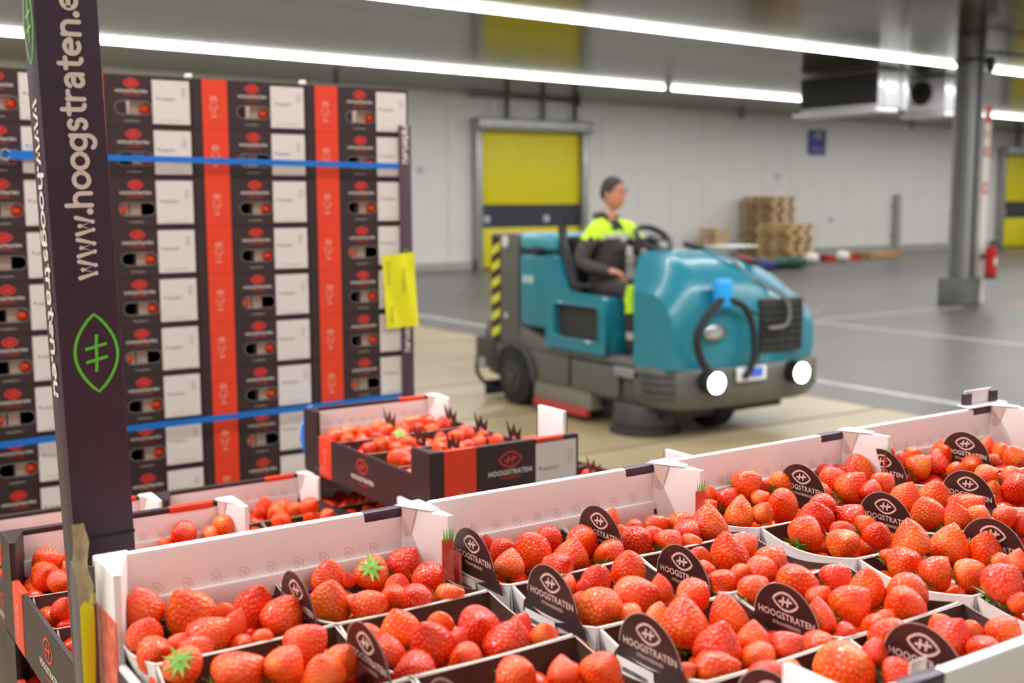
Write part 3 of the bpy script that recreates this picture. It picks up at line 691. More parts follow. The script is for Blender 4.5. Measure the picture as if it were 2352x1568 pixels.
BERRIES = {
 'A00': [(0.2436,0.8948,1.3275,0.0169,0.0162),(0.2748,0.877,1.325,0.0201,0.0198),(0.2987,0.8608,1.325,0.0094,0.0087),(0.3222,0.8579,1.325,0.0161,0.0193),(0.3331,0.8257,1.325,0.0178,0.0161),(0.232,0.8492,1.325,0.0138,0.0125),(0.2715,0.8192,1.325,0.0177,0.0144),(0.2943,0.8295,1.325,0.0107,0.0118),(0.2481,0.8175,1.325,0.0084,0.0084),(0.231,0.82,1.32,0.0154,0.009),(0.2581,0.8086,1.32,0.0145,0.008),(0.2922,0.805,1.3175,0.0105,0.0059),(0.3076,0.8026,1.32,0.0093,0.0073)],
 'A01': [(0.237,0.7728,1.325,0.0141,0.0135),(0.2634,0.7395,1.325,0.0199,0.0151),(0.324,0.7628,1.325,0.018,0.0128),(0.2939,0.7314,1.325,0.0168,0.0137),(0.3132,0.7048,1.325,0.015,0.0135),(0.3326,0.7199,1.325,0.013,0.013)],
 'A10': [(0.4022,0.8917,1.325,0.0162,0.0144),(0.3773,0.836,1.3225,0.0178,0.0185),(0.4391,0.8807,1.325,0.016,0.013),(0.4771,0.8901,1.325,0.0165,0.0149),(0.4746,0.8423,1.325,0.0159,0.0136),(0.443,0.8405,1.325,0.0118,0.0104),(0.403,0.8111,1.3225,0.0169,0.0141),(0.4409,0.8076,1.3225,0.0162,0.0115),(0.4263,0.8166,1.325,0.0129,0.0108),(0.4728,0.8045,1.32,0.0146,0.008),(0.4145,0.8777,1.325,0.006,0.0068),(0.393,0.8231,1.325,0.0092,0.0078)],
 'A11': [(0.398,0.7513,1.325,0.0167,0.0147),(0.3709,0.7498,1.3225,0.0111,0.0111),(0.4015,0.7111,1.325,0.0167,0.0186),(0.3729,0.7255,1.32,0.0141,0.0122),(0.4267,0.7417,1.325,0.0108,0.0108),(0.4492,0.7208,1.325,0.0184,0.015),(0.4575,0.6933,1.32,0.0183,0.0164),(0.478,0.7067,1.325,0.0101,0.0087),(0.4852,0.686,1.32,0.0126,0.0113),(0.375,0.6885,1.3175,0.0185,0.0093),(0.4155,0.6848,1.32,0.0133,0.0089),(0.4174,0.6881,1.3075,0.0159,0.0089),(0.4223,0.7072,1.325,0.0084,0.0091)],
 'A12': [(0.4234,0.6299,1.325,0.0156,0.012),(0.451,0.6147,1.325,0.0121,0.0108),(0.4739,0.601,1.325,0.0163,0.0115)],
 'B00': [(0.5691,0.8994,1.325,0.0071,0.01),(0.573,0.8751,1.325,0.0131,0.011),(0.5506,0.8324,1.325,0.0148,0.014),(0.5932,0.8548,1.325,0.0179,0.0171),(0.6251,0.8765,1.325,0.0159,0.0113),(0.6147,0.824,1.325,0.0168,0.0148),(0.6485,0.8505,1.3275,0.0166,0.0142),(0.5888,0.8048,1.325,0.0148,0.0086),(0.6508,0.8121,1.3225,0.0162,0.013),(0.5837,0.8158,1.325,0.0078,0.0063)],
 'B01': [(0.5616,0.7582,1.325,0.0081,0.0096),(0.5922,0.7579,1.325,0.0143,0.0128),(0.6308,0.7613,1.325,0.0162,0.0162),(0.5506,0.6999,1.325,0.0195,0.0146),(0.5903,0.7048,1.325,0.0208,0.0143),(0.6186,0.7048,1.325,0.0102,0.0124),(0.547,0.7218,1.325,0.0089,0.0078),(0.5688,0.686,1.3175,0.0139,0.0119),(0.5699,0.7472,1.325,0.0074,0.0074)],
 'B02': [(0.5819,0.6338,1.325,0.0201,0.0201),(0.6209,0.6263,1.325,0.0143,0.017),(0.6143,0.6605,1.335,0.0161,0.0091),(0.5704,0.5862,1.325,0.0184,0.0178),(0.6058,0.5844,1.325,0.0136,0.0117),(0.5906,0.5658,1.32,0.0145,0.0101),(0.6212,0.5666,1.32,0.0148,0.0103),(0.5298,0.5737,1.3225,0.0073,0.0061),(0.5534,0.57,1.3175,0.0192,0.0124),(0.5715,0.6543,1.325,0.0102,0.0122),(0.6511,0.5637,1.3125,0.0177,0.0118)],
 'B03': [(0.6186,0.5107,1.325,0.0213,0.0176),(0.5803,0.5251,1.325,0.0114,0.0078),(0.6414,0.481,1.325,0.0144,0.0084),(0.6532,0.5127,1.3275,0.0106,0.0093),(0.56,0.5284,1.325,0.0149,0.0077)],
 'B10': [(0.7143,0.8904,1.325,0.0106,0.0124),(0.7219,0.8624,1.325,0.0104,0.0061),(0.6939,0.8242,1.325,0.0175,0.0134),(0.7443,0.8546,1.325,0.014,0.0118),(0.7676,0.8462,1.325,0.0141,0.0119),(0.7868,0.8255,1.325,0.0201,0.0192),(0.7201,0.8094,1.3225,0.0159,0.0117),(0.744,0.803,1.32,0.011,0.0084),(0.7164,0.8281,1.325,0.0119,0.0093),(0.7543,0.82,1.325,0.0146,0.0111),(0.6978,0.8533,1.325,0.0094,0.0085)],
 'B11': [(0.738,0.7461,1.325,0.0189,0.0193),(0.7668,0.7541,1.325,0.0148,0.0103),(0.7549,0.7095,1.325,0.0166,0.0134),(0.7041,0.7504,1.325,0.0119,0.0119),(0.6773,0.6949,1.3225,0.015,0.012),(0.7261,0.6934,1.325,0.0161,0.0138),(0.6867,0.7232,1.325,0.01,0.0085),(0.7052,0.6991,1.325,0.0099,0.0084)],
 'B12': [(0.6824,0.66,1.325,0.0153,0.0131),(0.7222,0.65,1.325,0.0207,0.0155),(0.7632,0.644,1.325,0.015,0.0128),(0.7647,0.6104,1.325,0.0164,0.0161),(0.7219,0.5928,1.325,0.0197,0.0161),(0.7837,0.5858,1.325,0.0188,0.0152),(0.758,0.5682,1.325,0.0175,0.014),(0.6777,0.5842,1.325,0.0122,0.0156),(0.6794,0.56,1.3225,0.009,0.006),(0.7158,0.563,1.3175,0.0123,0.0092),(0.6852,0.5645,1.3125,0.0127,0.0067),(0.7169,0.621,1.325,0.01,0.01),(0.7275,0.5618,1.3225,0.0082,0.0069)],
 'B13': [(0.6946,0.5323,1.325,0.0157,0.0147),(0.7288,0.5038,1.325,0.0169,0.0146),(0.7426,0.5233,1.325,0.01,0.0087),(0.7516,0.5031,1.325,0.0099,0.0092),(0.7664,0.4856,1.325,0.0163,0.0118),(0.6868,0.4973,1.325,0.0107,0.0094),(0.7302,0.4776,1.325,0.012,0.0095)],
 'C00': [(0.8605,0.9023,1.3275,0.0095,0.0114),(0.8746,0.8884,1.325,0.0157,0.0133),(0.9063,0.8934,1.335,0.0193,0.0155),(0.9568,0.8876,1.33,0.0177,0.0128),(0.9066,0.8709,1.325,0.0119,0.0086),(0.9072,0.8397,1.325,0.0187,0.0149),(0.8473,0.8437,1.3225,0.0164,0.0173),(0.8655,0.8285,1.325,0.0123,0.0109),(0.8382,0.8785,1.325,0.0102,0.0056),(0.934,0.8983,1.3275,0.0118,0.0118)],
 'C01': [(0.8465,0.7515,1.325,0.0188,0.0149),(0.8861,0.7746,1.33,0.0186,0.0168),(0.924,0.7603,1.325,0.0187,0.0151),(0.8749,0.732,1.325,0.0141,0.0094),(0.8494,0.7077,1.325,0.0174,0.0108),(0.902,0.7099,1.325,0.0145,0.0136),(0.9057,0.7824,1.3375,0.0152,0.0117),(0.918,0.7394,1.325,0.0114,0.0096)],
 'C02': [(0.8525,0.6599,1.325,0.008,0.006),(0.8517,0.6403,1.325,0.0165,0.0134),(0.88,0.6553,1.335,0.0173,0.0181),(0.9272,0.6477,1.325,0.0189,0.0185),(0.9443,0.6212,1.325,0.0154,0.0171),(0.8489,0.6053,1.325,0.0168,0.0122),(0.8706,0.5875,1.325,0.0145,0.0114),(0.9238,0.5911,1.325,0.0094,0.0079)],
 'C03': [(0.843,0.5377,1.335,0.0179,0.0158),(0.8395,0.5212,1.325,0.0106,0.0057),(0.8709,0.5426,1.3475,0.0088,0.0095)],
 'C10': [(1.0486,0.9028,1.3275,0.0124,0.0093),(1.0334,0.8791,1.325,0.0182,0.0126),(1.0924,0.8915,1.3275,0.0193,0.0177),(1.0281,0.848,1.325,0.0188,0.0183),(1.0726,0.8395,1.325,0.016,0.011),(1.0324,0.8236,1.325,0.0132,0.0117),(0.9891,0.865,1.32,0.0177,0.0133),(1.0743,0.9031,1.325,0.0125,0.0104)],
 'C11': [(1.0316,0.7755,1.33,0.0161,0.0151),(1.0052,0.7286,1.325,0.0181,0.0163),(1.0765,0.7724,1.325,0.0183,0.0164),(1.068,0.7229,1.325,0.0167,0.0102),(1.0189,0.7052,1.325,0.0152,0.0148),(1.0359,0.6916,1.325,0.0152,0.0107),(1.0682,0.7379,1.325,0.0112,0.0103),(1.0447,0.685,1.315,0.0134,0.0098)],
 'C12': [(1.0364,0.6627,1.3325,0.0131,0.0096),(1.0545,0.6554,1.325,0.0141,0.0114)],
 'D00': [(1.2054,0.9008,1.33,0.0132,0.0066),(1.1793,0.8693,1.325,0.0181,0.0123),(1.2055,0.8655,1.325,0.0172,0.0167),(1.249,0.8828,1.33,0.0204,0.0143),(1.183,0.8983,1.325,0.0119,0.0109),(1.164,0.905,1.34,0.0097,0.0076),(1.2346,0.8341,1.325,0.016,0.0096),(1.1977,0.8317,1.325,0.0126,0.0073)],
 'D10': [(1.3492,0.8922,1.325,0.0132,0.0115),(1.3384,0.8642,1.325,0.0124,0.0107),(1.3202,0.8334,1.325,0.016,0.0138),(1.2823,0.8387,1.325,0.0098,0.0071)],
 'D01': [(1.1842,0.7813,1.33,0.0152,0.0121),(1.1602,0.7572,1.325,0.0089,0.0079),(1.2182,0.7698,1.325,0.0173,0.0102),(1.1785,0.7398,1.325,0.0187,0.0118)],
 'L00': [(0.2844,1.4708,1.21,0.0194,0.014),(0.2773,1.4392,1.2,0.019,0.0159),(0.3124,1.48,1.2025,0.0088,0.0143),(0.3056,1.4501,1.2,0.0075,0.0091),(0.2875,1.4031,1.2,0.0166,0.0104)],
 'L01': [(0.2687,1.3054,1.2,0.0136,0.0146)],
 'L02': [(0.2549,1.1824,1.2,0.0062,0.008)],
 'L10': [(0.4593,1.4748,1.2125,0.0191,0.0139),(0.5161,1.4753,1.215,0.0189,0.0141),(0.4969,1.4748,1.205,0.0152,0.0082),(0.4346,1.4748,1.2025,0.0115,0.008)],
 'O00': [(0.3172,1.9917,1.079,0.01,0.0129),(0.3125,1.9432,1.0765,0.0084,0.0098)],
 'O01': [(0.3034,1.9187,1.059,0.0111,0.0138)],
 'N10': [(0.7852,2.0189,1.079,0.0173,0.0156),(0.813,1.9998,1.079,0.0156,0.0123),(0.7827,1.9616,1.079,0.0185,0.0153),(0.8191,1.9585,1.079,0.017,0.0121),(0.7597,1.9846,1.079,0.0121,0.0113)],
 'N11': [(0.8283,1.911,1.0965,0.0191,0.0151),(0.8273,1.906,1.079,0.0167,0.0119),(0.8542,1.8911,1.079,0.0159,0.0096),(0.7709,1.9063,1.079,0.0204,0.011)],
 'M00': [(0.923,1.9986,1.2,0.0184,0.0126),(0.9558,2.0114,1.2,0.0161,0.0136),(0.9834,2.0026,1.2,0.0179,0.0119),(1.0286,2.024,1.2,0.0165,0.0148),(1.0267,1.983,1.2,0.0197,0.0137),(0.9629,1.9693,1.1875,0.0193,0.0168),(0.9347,1.9656,1.1975,0.015,0.0116),(0.9954,1.9723,1.1925,0.0169,0.0118)],
 'M01': [(0.9556,1.8658,1.2,0.0233,0.0145),(1.0181,1.913,1.2,0.0191,0.0166),(1.0,1.8536,1.2,0.0202,0.0138),(0.9733,1.8447,1.1975,0.016,0.0112),(0.9286,1.8617,1.2,0.0159,0.0112)],
 'M02': [(0.929,1.7532,1.2,0.0229,0.0137),(0.9373,1.732,1.1975,0.0174,0.0144),(0.9628,1.785,1.2,0.0172,0.0109),(0.9605,1.7315,1.2,0.0168,0.0122)],
 'M10': [(1.0617,1.9797,1.2,0.0146,0.0129),(1.107,2.03,1.2,0.0204,0.0133),(1.1439,2.027,1.2,0.0179,0.0134),(1.1495,1.9783,1.2,0.0185,0.0167),(1.1161,1.966,1.1925,0.0174,0.0148),(1.0894,1.9712,1.2,0.0156,0.0121),(1.1249,1.9554,1.18,0.0182,0.0148)],
 'M11': [(1.1051,1.8528,1.2,0.0191,0.0125),(1.138,1.87,1.2,0.0211,0.0135),(1.0566,1.894,1.18,0.0192,0.0117),(1.164,1.8465,1.1975,0.0151,0.0101),(1.0911,1.8474,1.1925,0.0165,0.0107)],
 'M12': [(1.1541,1.7849,1.2,0.0172,0.0107),(1.1181,1.7908,1.2,0.0155,0.0098),(1.0867,1.7753,1.2,0.0153,0.0096),(1.0521,1.8228,1.19,0.017,0.0114),(1.0631,1.7688,1.2,0.0143,0.0095)],
}

CALYX_UP = {('A10', 2), ('A01', 0), ('M01', 1)}
POS = {(0,0):'front left', (1,0):'front middle', (2,0):'front right', (0,1):'middle left', (1,1):'centre', (2,1):'middle right', (0,2):'rear left', (1,2):'rear middle', (2,2):'rear right'}
rg = random.Random(5)
RW = {'0': 'rearmost', '1': 'second', '2': 'third', '3': 'front'}
for key, lst in BERRIES.items():
    ck = key[0]; short = CRATES[ck][2]; cells = {}
    xs = [b[0] for b in lst]; ys = [b[1] for b in lst]
    cx, cy, cz = CRATES[ck][1]; x0 = cx+.008+.1415*int(key[1]); y1 = cy+CDO[CRATES[ck][0]]-.1212*int(key[2])
    for i, (x, y, z, a, b) in enumerate(lst):
        q = (min(2, max(0, int((x-x0)/.1415*3))), min(2, max(0, int((y-(y1-.1212))/.1212*3)))); cells.setdefault(q, []).append((a+b, i))
    names = {}
    for q, l in cells.items():
        l.sort(reverse=True)
        words = {1: ['single'], 2: ['larger', 'smaller'], 3: ['largest', 'middling', 'smallest'], 4: ['largest', 'large', 'small', 'smallest']}.get(len(l), ['largest', 'large', 'middling', 'small', 'smallest', 'tiny', 'tiniest'])
        for (s_, i), wd in zip(l, words + ['little']*9): names[i] = f'{wd} strawberry, {POS[q]}'
    side = ['left', 'right'][int(key[1])]
    for i, (x, y, z, a, b) in enumerate(lst):
        s = (.8*a+.2*b)*.96; asp = min(1.15, max(.9, (b/a)*1.0)); vi = rg.randrange(7); ci = rg.choices([0, 1, 2], [6, 3, 3])[0]
        t = thing('strawberry', f'{names[i]} of {RW[key[2]]} {side} punnet, {short}', 'strawberry', (x, y, z), f'strawberries in {RW[key[2]]} {side} punnet of {short}')
        if (key, i) in CALYX_UP: ax = Vector((.45, .7, -.75))
        elif b > a*.86: ax = Vector((rg.uniform(-.55, .55), rg.uniform(-.6, .45), 1))
        else: an = rg.uniform(-2.8, .6); ax = Vector((math.cos(an), math.sin(an), rg.uniform(.45, .9)))
        ax.normalize(); q = ax.to_track_quat('Z', 'Y')
        t.rotation_mode = 'QUATERNION'; t.rotation_quaternion = q @ Matrix.Rotation(rg.uniform(0, 6.28), 3, 'Z').to_quaternion()
        t.scale = (s, s, s*asp)
        link('flesh', flesh(vi, ci), t)
        link('achenes', VAR[vi][1], t)
        if z > 1.29 or (key, i) in CALYX_UP: link('calyx', CAL[i % 3], t)
# the berries underneath, one layer per pallet group
low = [berry_mesh(60+i, 20, 14, False)[0] for i in range(3)]
LV = [(np.array([v.co[:] for v in m_.vertices]), [tuple(p.vertices) for p in m_.polygons]) for m_ in low]
def layer(name, label, spots):
    V, F, MI, o = [], [], [], 0
    for (x, y, z, s) in spots:
        v, f = LV[rg.randrange(3)]; ax = Vector((rg.uniform(-1, 1), rg.uniform(-1, 1), rg.uniform(-.3, 1))).normalized()
        M_ = np.array(ax.to_track_quat('Z', 'Y').to_matrix()); V.append(v @ M_.T*s + np.array([x, y, z])); F += [tuple(i+o for i in q) for q in f]; MI += [rg.randrange(3)]*len(f); o += len(v)
    me = bpy.data.meshes.new(name); me.from_pydata(np.concatenate(V).tolist(), [], F)
    for b_ in BERRY: me.materials.append(b_)
    me.polygons.foreach_set('material_index', MI); me.polygons.foreach_set('use_smooth', [True]*len(F))
    t = link(name, me); t['kind'] = 'stuff'; t['label'] = label; t['category'] = 'strawberries'
def spots(ck, col, row, dz, n=4, m_=3):
    _, (cx, cy, cz) = CRATES[ck][0], CRATES[ck][1]; out = []
    x0 = cx+.008+.1415*col; y1 = cy+CDO[CRATES[ck][0]]-.1212*row
    for i in range(n):
        for j in range(m_):
            out.append((x0+.1415*(i+.5)/n+rg.uniform(-.006, .006), y1-.1212*(j+.5)/m_+rg.uniform(-.006, .006), cz+.07+dz+rg.uniform(-.004, .004), rg.uniform(.0125, .0155)))
    return out
A_ = []
for ck in 'ABCD':
    for col in (0, 1):
        for row in range(4): A_ += spots(ck, col, row, -.022 if f'{ck}{col}{row}' in BERRIES else -.008)
layer('lower_strawberries', 'red strawberries lying beneath the top ones in the near row crates', A_)
B_ = []
for ck, cols in (('L', (0, 1)), ('X', (0,)), ('M', (0, 1)), ('N', (0, 1)), ('O', (0, 1)), ('Q', (0, 1)), ('U', (0,)), ('W', (0, 1))):
    for col in cols:
        for row in range(4 if ck in 'LM' else 3): B_ += spots(ck, col, row, -.018 if f'{ck}{col}{row}' in BERRIES else -.012, 4, 4)
layer('lower_strawberries', 'red strawberries filling the punnets of the dark printed crates', B_)
# crates and pallets below, hidden under the upper layer
lowc = MB().box(0, CW, 0, .5, 0, CH-.001).mesh('crate_shell', BROWN, bevel=.003)
sup = {}
def lower(x, y, z, w, last):
    n_ = 0
    while z > .2:
        z -= .1205; n_ += 1
        o = link('closed_crate', lowc, None, (x, y, z)); o['label'] = f'dark crate {ORD[n_-1]} layer down below the {last}'; o['category'] = 'crate'; o['group'] = f'lower crates, {w}'
BOTTOM = {}
for ck, w_ in (('A', 'under the near row'), ('B', 'under the near row'), ('C', 'under the near row'), ('D', 'under the near row'), ('X', 'behind purple post'), ('W', 'behind purple post'), ('U', 'under the raised crate'), ('N', 'under the raised crate'), ('O', 'under the raised crate'), ('Q', 'under the raised crate')):
    x, y, z = CRATES[ck][1]; lower(x, y, z, w_, CRATES[ck][2])
for (x, y, w_) in ((.214, .40, 'under the near crates'), (-.07, 1.0, 'under the crates behind the purple post'), (.0, 1.58, 'under the raised crate stack')):
    pass
# ------------------------------------------------------------------ the tall box stack
BX, BY, BP = 1.541, 2.82, .12
STX = [BX-.3*(4-k) for k in range(4)]
hole = rrect(.112, .200, .027, .059, .0155)
FP = plate([(0, 0), (.2985, 0), (.2985, .1185), (0, .1185)], [hole], .003, BROWN, 'front_wall')
holeedge = MB(); stroke(holeedge, rrect(.1125, .1995, .0275, .0585, .0152), .0012, True); 
for p in [0]: pass
HE = holeedge.mesh('hole_rim', mat('hole_rim', (150, 140, 134), .7), fix=False)
SB = MB().box(0, .003, .003, .48, 0, .1185).box(.2955, .2985, .003, .48, 0, .1185).box(.003, .2955, .477, .48, 0, .1185).box(.003, .2955, .003, .477, 0, .003).box(.0, .2985, -.001, .006, .1172, .1195).mesh('shell', BROWN)
STR = MB().box(.024, .088, -.0022, -.0015, 0, .1195).mesh('red_stripe', RED)
LBL = MB().box(.202, .2925, -.0024, -.0015, .007, .111).mesh('paper_label', LABELW)
PUN = MB().box(0, .03, 0, .03, 0, .05).box(.034, .06, 0, .02, 0, .035).mesh('inner_punnet', mat('inner_card', (205, 180, 165), .6))
FR = MB().sphere((0, 0, 0), (.014, .012, .013), 14, 10).mesh('fruit', BERRY[0], smooth=True)
LS = logo_mesh(.036, LOGORED, .09, mat('logo_dim', (140, 34, 34), .5)); T1 = text_mesh('HOOGSTRATEN', .0098, PRINTW, .012, space=1.06); T2 = text_mesh('STRAWBERRIES', .0052, LOGORED, .01, space=1.1)
def stack_box(k, row, label):
    z = 1.949 - BP*(row+1)
    b = thing('strawberry_box', label, 'box', (STX[k], BY, z), 'printed boxes of the tall stack')
    link('front_wall', FP, b, M=frame((1,0,0), (0,0,1), (0,-1,0), (0, 0, 0))); link('shell', SB, b)
    s = link('red_stripe', STR, b); s['label'] = 'bright orange red vertical stripe'; link('emblem', EMB, s, M=FRONT(.053, -.0026, .05) @ Matrix.Scale(1.75, 4))
    f = link('print', T1, b, M=FRONT(.153, -.0018, .0815)); f['label'] = 'white lettering'
    link('leaf_logo', LS, b, M=FRONT(.153, -.0019, .101)); link('small_lettering', T2, b, M=FRONT(.153, -.0018, .0725)); link('web_lettering', T_W, b, M=FRONT(.152, -.0018, .0125))
    link('hole_rim', HE, b, M=FRONT(0, -.0019, 0))
    lb = link('paper_label', LBL, b); link('label_print', LBP, lb, M=FRONT(.247+.002*math.sin(row*3+k), -.0026, .06+.003*math.sin(row*2+k)))
    flip = (row+k) % 3 != 0
    if row == 0: flip = True
    x0 = .152 if flip else .108
    link('inner_punnet', PUN, b, M=Matrix.Translation((x0, .012, .022)))
    link('fruit', FR, b, loc=(x0+(.034 if flip else .012), .014, .040))
cw = ['first', 'second', 'third', 'fourth']
for k in range(4):
    for row in range(15):
        stack_box(k, row, f'dark box {ordw[row]} from top, {cw[k]} column of tall stack')
for k in range(3):                                   # white tips of the corner posts on the top row
    t = link('corner_tip', MB().box(-.010, .006, 0, .012, 0, .012).mesh('corner_tip', WHITE, bevel=.002), bpy.data.objects['strawberry_box' + ('' if k == 0 else '.%03d' % (15*k))], M=Matrix.Translation((.2985, .006, .119)))
# pallet under the tall stack
def stack_pallet(x, y, label, L, W):
    t = thing('wooden_pallet', label, 'pallet', (x, y, 0))
    for i in range(7): link('top_board', MB().box(0, .11, 0, W, .122, .149).mesh('board', WOOD), t, loc=(i*(L-.11)/6, 0, 0))
    for yy in (0, W/2-.05, W-.10):
        link('stringer', MB().box(0, L, 0, .10, .10, .122).mesh('lead', WOOD), t, loc=(0, yy, 0)); link('bottom_board', MB().box(0, L, 0, .10, 0, .022).mesh('bottom', WOOD), t, loc=(0, yy, 0))
        for xx in (0, L/2-.06, L-.12): link('block', MB().box(0, .12, 0, .10, .022, .10).mesh('block', WOOD), t, loc=(xx, yy, 0))
stack_pallet(.341, 2.82, 'wooden pallet under the tall stack of printed boxes', 1.2, .5)
stack_pallet(.214, .40, 'wooden pallet under the near row of white crates', 1.21, .53)
stack_pallet(.24, 1.0, 'wooden pallet under the dark crates by the purple post', .61, .51)
stack_pallet(.285, 1.56, 'wooden pallet under the raised dark crate', 1.22, .52)
# ------------------------------------------------------------------ straps
def strap(name, label, pts, wd=.0145, th=.0012, closed=False):
    t = thing(name, label, 'strap')
    mb = MB(); n = len(pts); P = [Vector(p) for p in pts]
    for i in range(n if closed else n-1):
        a, b = P[i], P[(i+1) % n]; d_ = (b-a).normalized(); up = Vector((0, 0, 1)); up = (up - d_*up.dot(d_)).normalized(); nn = d_.cross(up)
        v = [a-up*wd/2, b-up*wd/2, b+up*wd/2, a+up*wd/2]; v += [p+nn*th for p in v]
        mb.add(v, [(0,1,2,3), (7,6,5,4), (0,4,5,1), (1,5,6,2), (2,6,7,3), (3,7,4,0)])
    link('band', mb.mesh('band', STRAP), t); return t
yf = BY-.0045
s1 = strap('blue_strap', 'blue plastic strap around the tall stack, second box row', [(.335, yf, 1.758), (.50, yf, 1.756), (1.0, yf, 1.750), (1.546, yf, 1.743), (1.546, 3.31, 1.745), (.335, 3.31, 1.75)], closed=True)
mb = MB().tube([(.506+.010*math.cos(a), yf-.003, 1.756+.012*math.sin(a)) for a in [R(20+i*32) for i in range(11)]], .0018, 6)
link('buckle', mb.mesh('buckle', STEEL, smooth=True), s1); link('tail', MB().box(.515, .60, yf-.004, yf-.0025, 1.745, 1.766).mesh('tail', STRAP), s1)
s2 = strap('blue_strap', 'blue plastic strap around the tall stack, eighth box row', [(.335, yf, 1.092), (.76, yf, 1.100), (1.2, yf, 1.104), (1.546, yf, 1.109), (1.546, 3.31, 1.11), (.335, 3.31, 1.10)], closed=True)
link('loose_end', MB().add(*(lambda P: ([Vector(p)+Vector((d, 0, 0)) for p in P for d in (-.0075, .0075)], [(2*i, 2*i+1, 2*i+3, 2*i+2) for i in range(len(P)-1)]))([(1.212, 2.80, 1.110), (1.19, 2.72, 1.128), (1.155, 2.66, 1.125), (1.127, 2.62, 1.100), (1.118, 2.61, 1.065), (1.124, 2.60, 1.03), (1.138, 2.60, .995), (1.15, 2.60, .96)])).mesh('loose_end', STRAP, smooth=True), s2)['label'] = 'loose hanging end of the blue strap'
# ------------------------------------------------------------------ printed corner posts
def leaf_long(w_, h_, material, ol=.075):
    mb = MB(); pts = [(y, x) for x, y in lens_pts(h_, w_)]
    stroke(mb, pts, w_*ol, True)
    stroke(mb, [(.02*w_, -.32*h_), (-.02*w_, -.10*h_), (.02*w_, .10*h_), (-.02*w_, .32*h_)] if False else [(-.03*w_, -.24*h_), (0, -.08*h_), (0, .08*h_), (.03*w_, .24*h_)], w_*ol)
    for y in (-.085, .085): stroke(mb, [(-.26*w_, (y-.03)*h_), (0, y*h_), (.26*w_, (y+.03)*h_)], w_*ol)
    return mb.mesh('leaf_logo', material, fix=False)
t = thing('corner_post', 'tall purple cardboard corner post with web address lettering and green leaf', 'post', (.214, .97, 1.24))
mb = MB().prism([(0, 0), (.049, 0), (.049, .003), (.003, .003), (.003, .042), (0, .042)], 0, .80)
t.rotation_euler = (0, R(-1.35), 0)
link('board', mb.mesh('board', mat('purple_post', (58, 36, 56), .5, noise=.12, nscale=25), bevel=.001), t)
# rounded sign-writer's letters drawn as strokes, x-height 1
def A_(cx, cy, r, a0, a1, n=12): return [(cx+r*math.cos(R(a0+(a1-a0)*i/n)), cy+r*math.sin(R(a0+(a1-a0)*i/n))) for i in range(n+1)]
GLY = {'w': (1.33, [[(.16, .98), (.42, .02), (.665, .80), (.91, .02), (1.17, .98)]]), '.': (.42, [[(.20, .04), (.20, .05)]]),
 'h': (1.12, [[(.16, 0), (.16, 1.48)], [(.16, .55)] + A_(.52, .60, .36, 165, 0) + [(.88, 0)]]), 'n': (1.12, [[(.16, 0), (.16, .98)], [(.16, .55)] + A_(.52, .60, .36, 165, 0) + [(.88, 0)]]),
 'o': (1.14, [A_(.57, .5, .44, 0, 360, 24)]), 'g': (1.14, [A_(.54, .5, .40, 0, 360, 22), [(.94, .96), (.94, -.05)] + A_(.54, -.06, .40, 0, -140)]),
 's': (.95, [A_(.47, .72, .26, 35, 250)[:10] + [(.47, .50)] + A_(.47, .27, .27, 70, -145)]), 't': (.86, [[(.40, 1.32), (.40, .28)] + A_(.66, .27, .26, 180, 275, 6), [(.12, .94), (.74, .94)]]),
 'r': (.76, [[(.16, 0), (.16, .98)], [(.16, .52)] + A_(.52, .55, .38, 170, 75, 6)]), 'a': (1.08, [A_(.48, .60, .36, 150, 0) + [(.84, 0)], A_(.45, .28, .28, 60, 300, 14) , [(.84, .54), (.52, .56)], [(.52, .02), (.84, .2)]]),
 'e': (1.10, [[(.14, .54), (.94, .54)] + A_(.54, .50, .42, 5, 315, 20)]), 'u': (1.12, [[(.16, .98)] + A_(.52, .38, .36, 180, 345) + [(.88, .45)], [(.88, 0), (.88, .98)]])}
def sign_text(s, length, wd=.27):
    mb = MB(); mb.zs = 0; x = 0
    for ch in s:
        adv, sts = GLY[ch]
        for st_ in sts:
            pts = [(x+p, q) for p, q in st_]
            if ch == '.': mb.add([(pts[0][0]+.2*math.cos(k*math.pi/6), pts[0][1]+.08+.2*math.sin(k*math.pi/6), mb.zs) for k in range(12)], [tuple(range(12))]); continue
            stroke(mb, pts, wd)
            ends = pts if ch == 'w' else ([] if len(st_) == 25 or (len(st_) == 23) else [pts[0], pts[-1]])
            for p, q in ends:
                mb.zs += 8e-6; mb.add([(p+wd/2*math.cos(k*math.pi/6), q+wd/2*math.sin(k*math.pi/6), mb.zs) for k in range(12)], [tuple(range(12))])
        x += adv
    k = length/x; mb.v = [(v[0]*k, (v[1]-.5)*k, v[2]) for v in mb.v]
    return mb.mesh('lettering', TEXTW, fix=False)
TP = sign_text('www.hoogstraten.eu', .243)
link('lettering', TP, t, M=frame((0,0,1), (-1,0,0), (0,-1,0), (.0265, -.0006, .346)))
link('leaf_logo', leaf_long(.034, .064, GREENP), t, M=frame((1,0,0), (0,0,1), (0,-1,0), (.0285, -.0006, .286)))
link('lettering', TP, t, M=frame((0,0,-1), (0,-1,0), (-1,0,0), (-.0006, .020, .492)))
link('leaf_logo', leaf_long(.032, .066, GREENP), t, M=frame((0,-1,0), (0,0,1), (-1,0,0), (-.0006, .020, .552)))
link('crease', MB().box(-.0005, .0495, -.0004, 0, .130, .133).mesh('crease', mat('crease', (30, 20, 30), .7)), t)
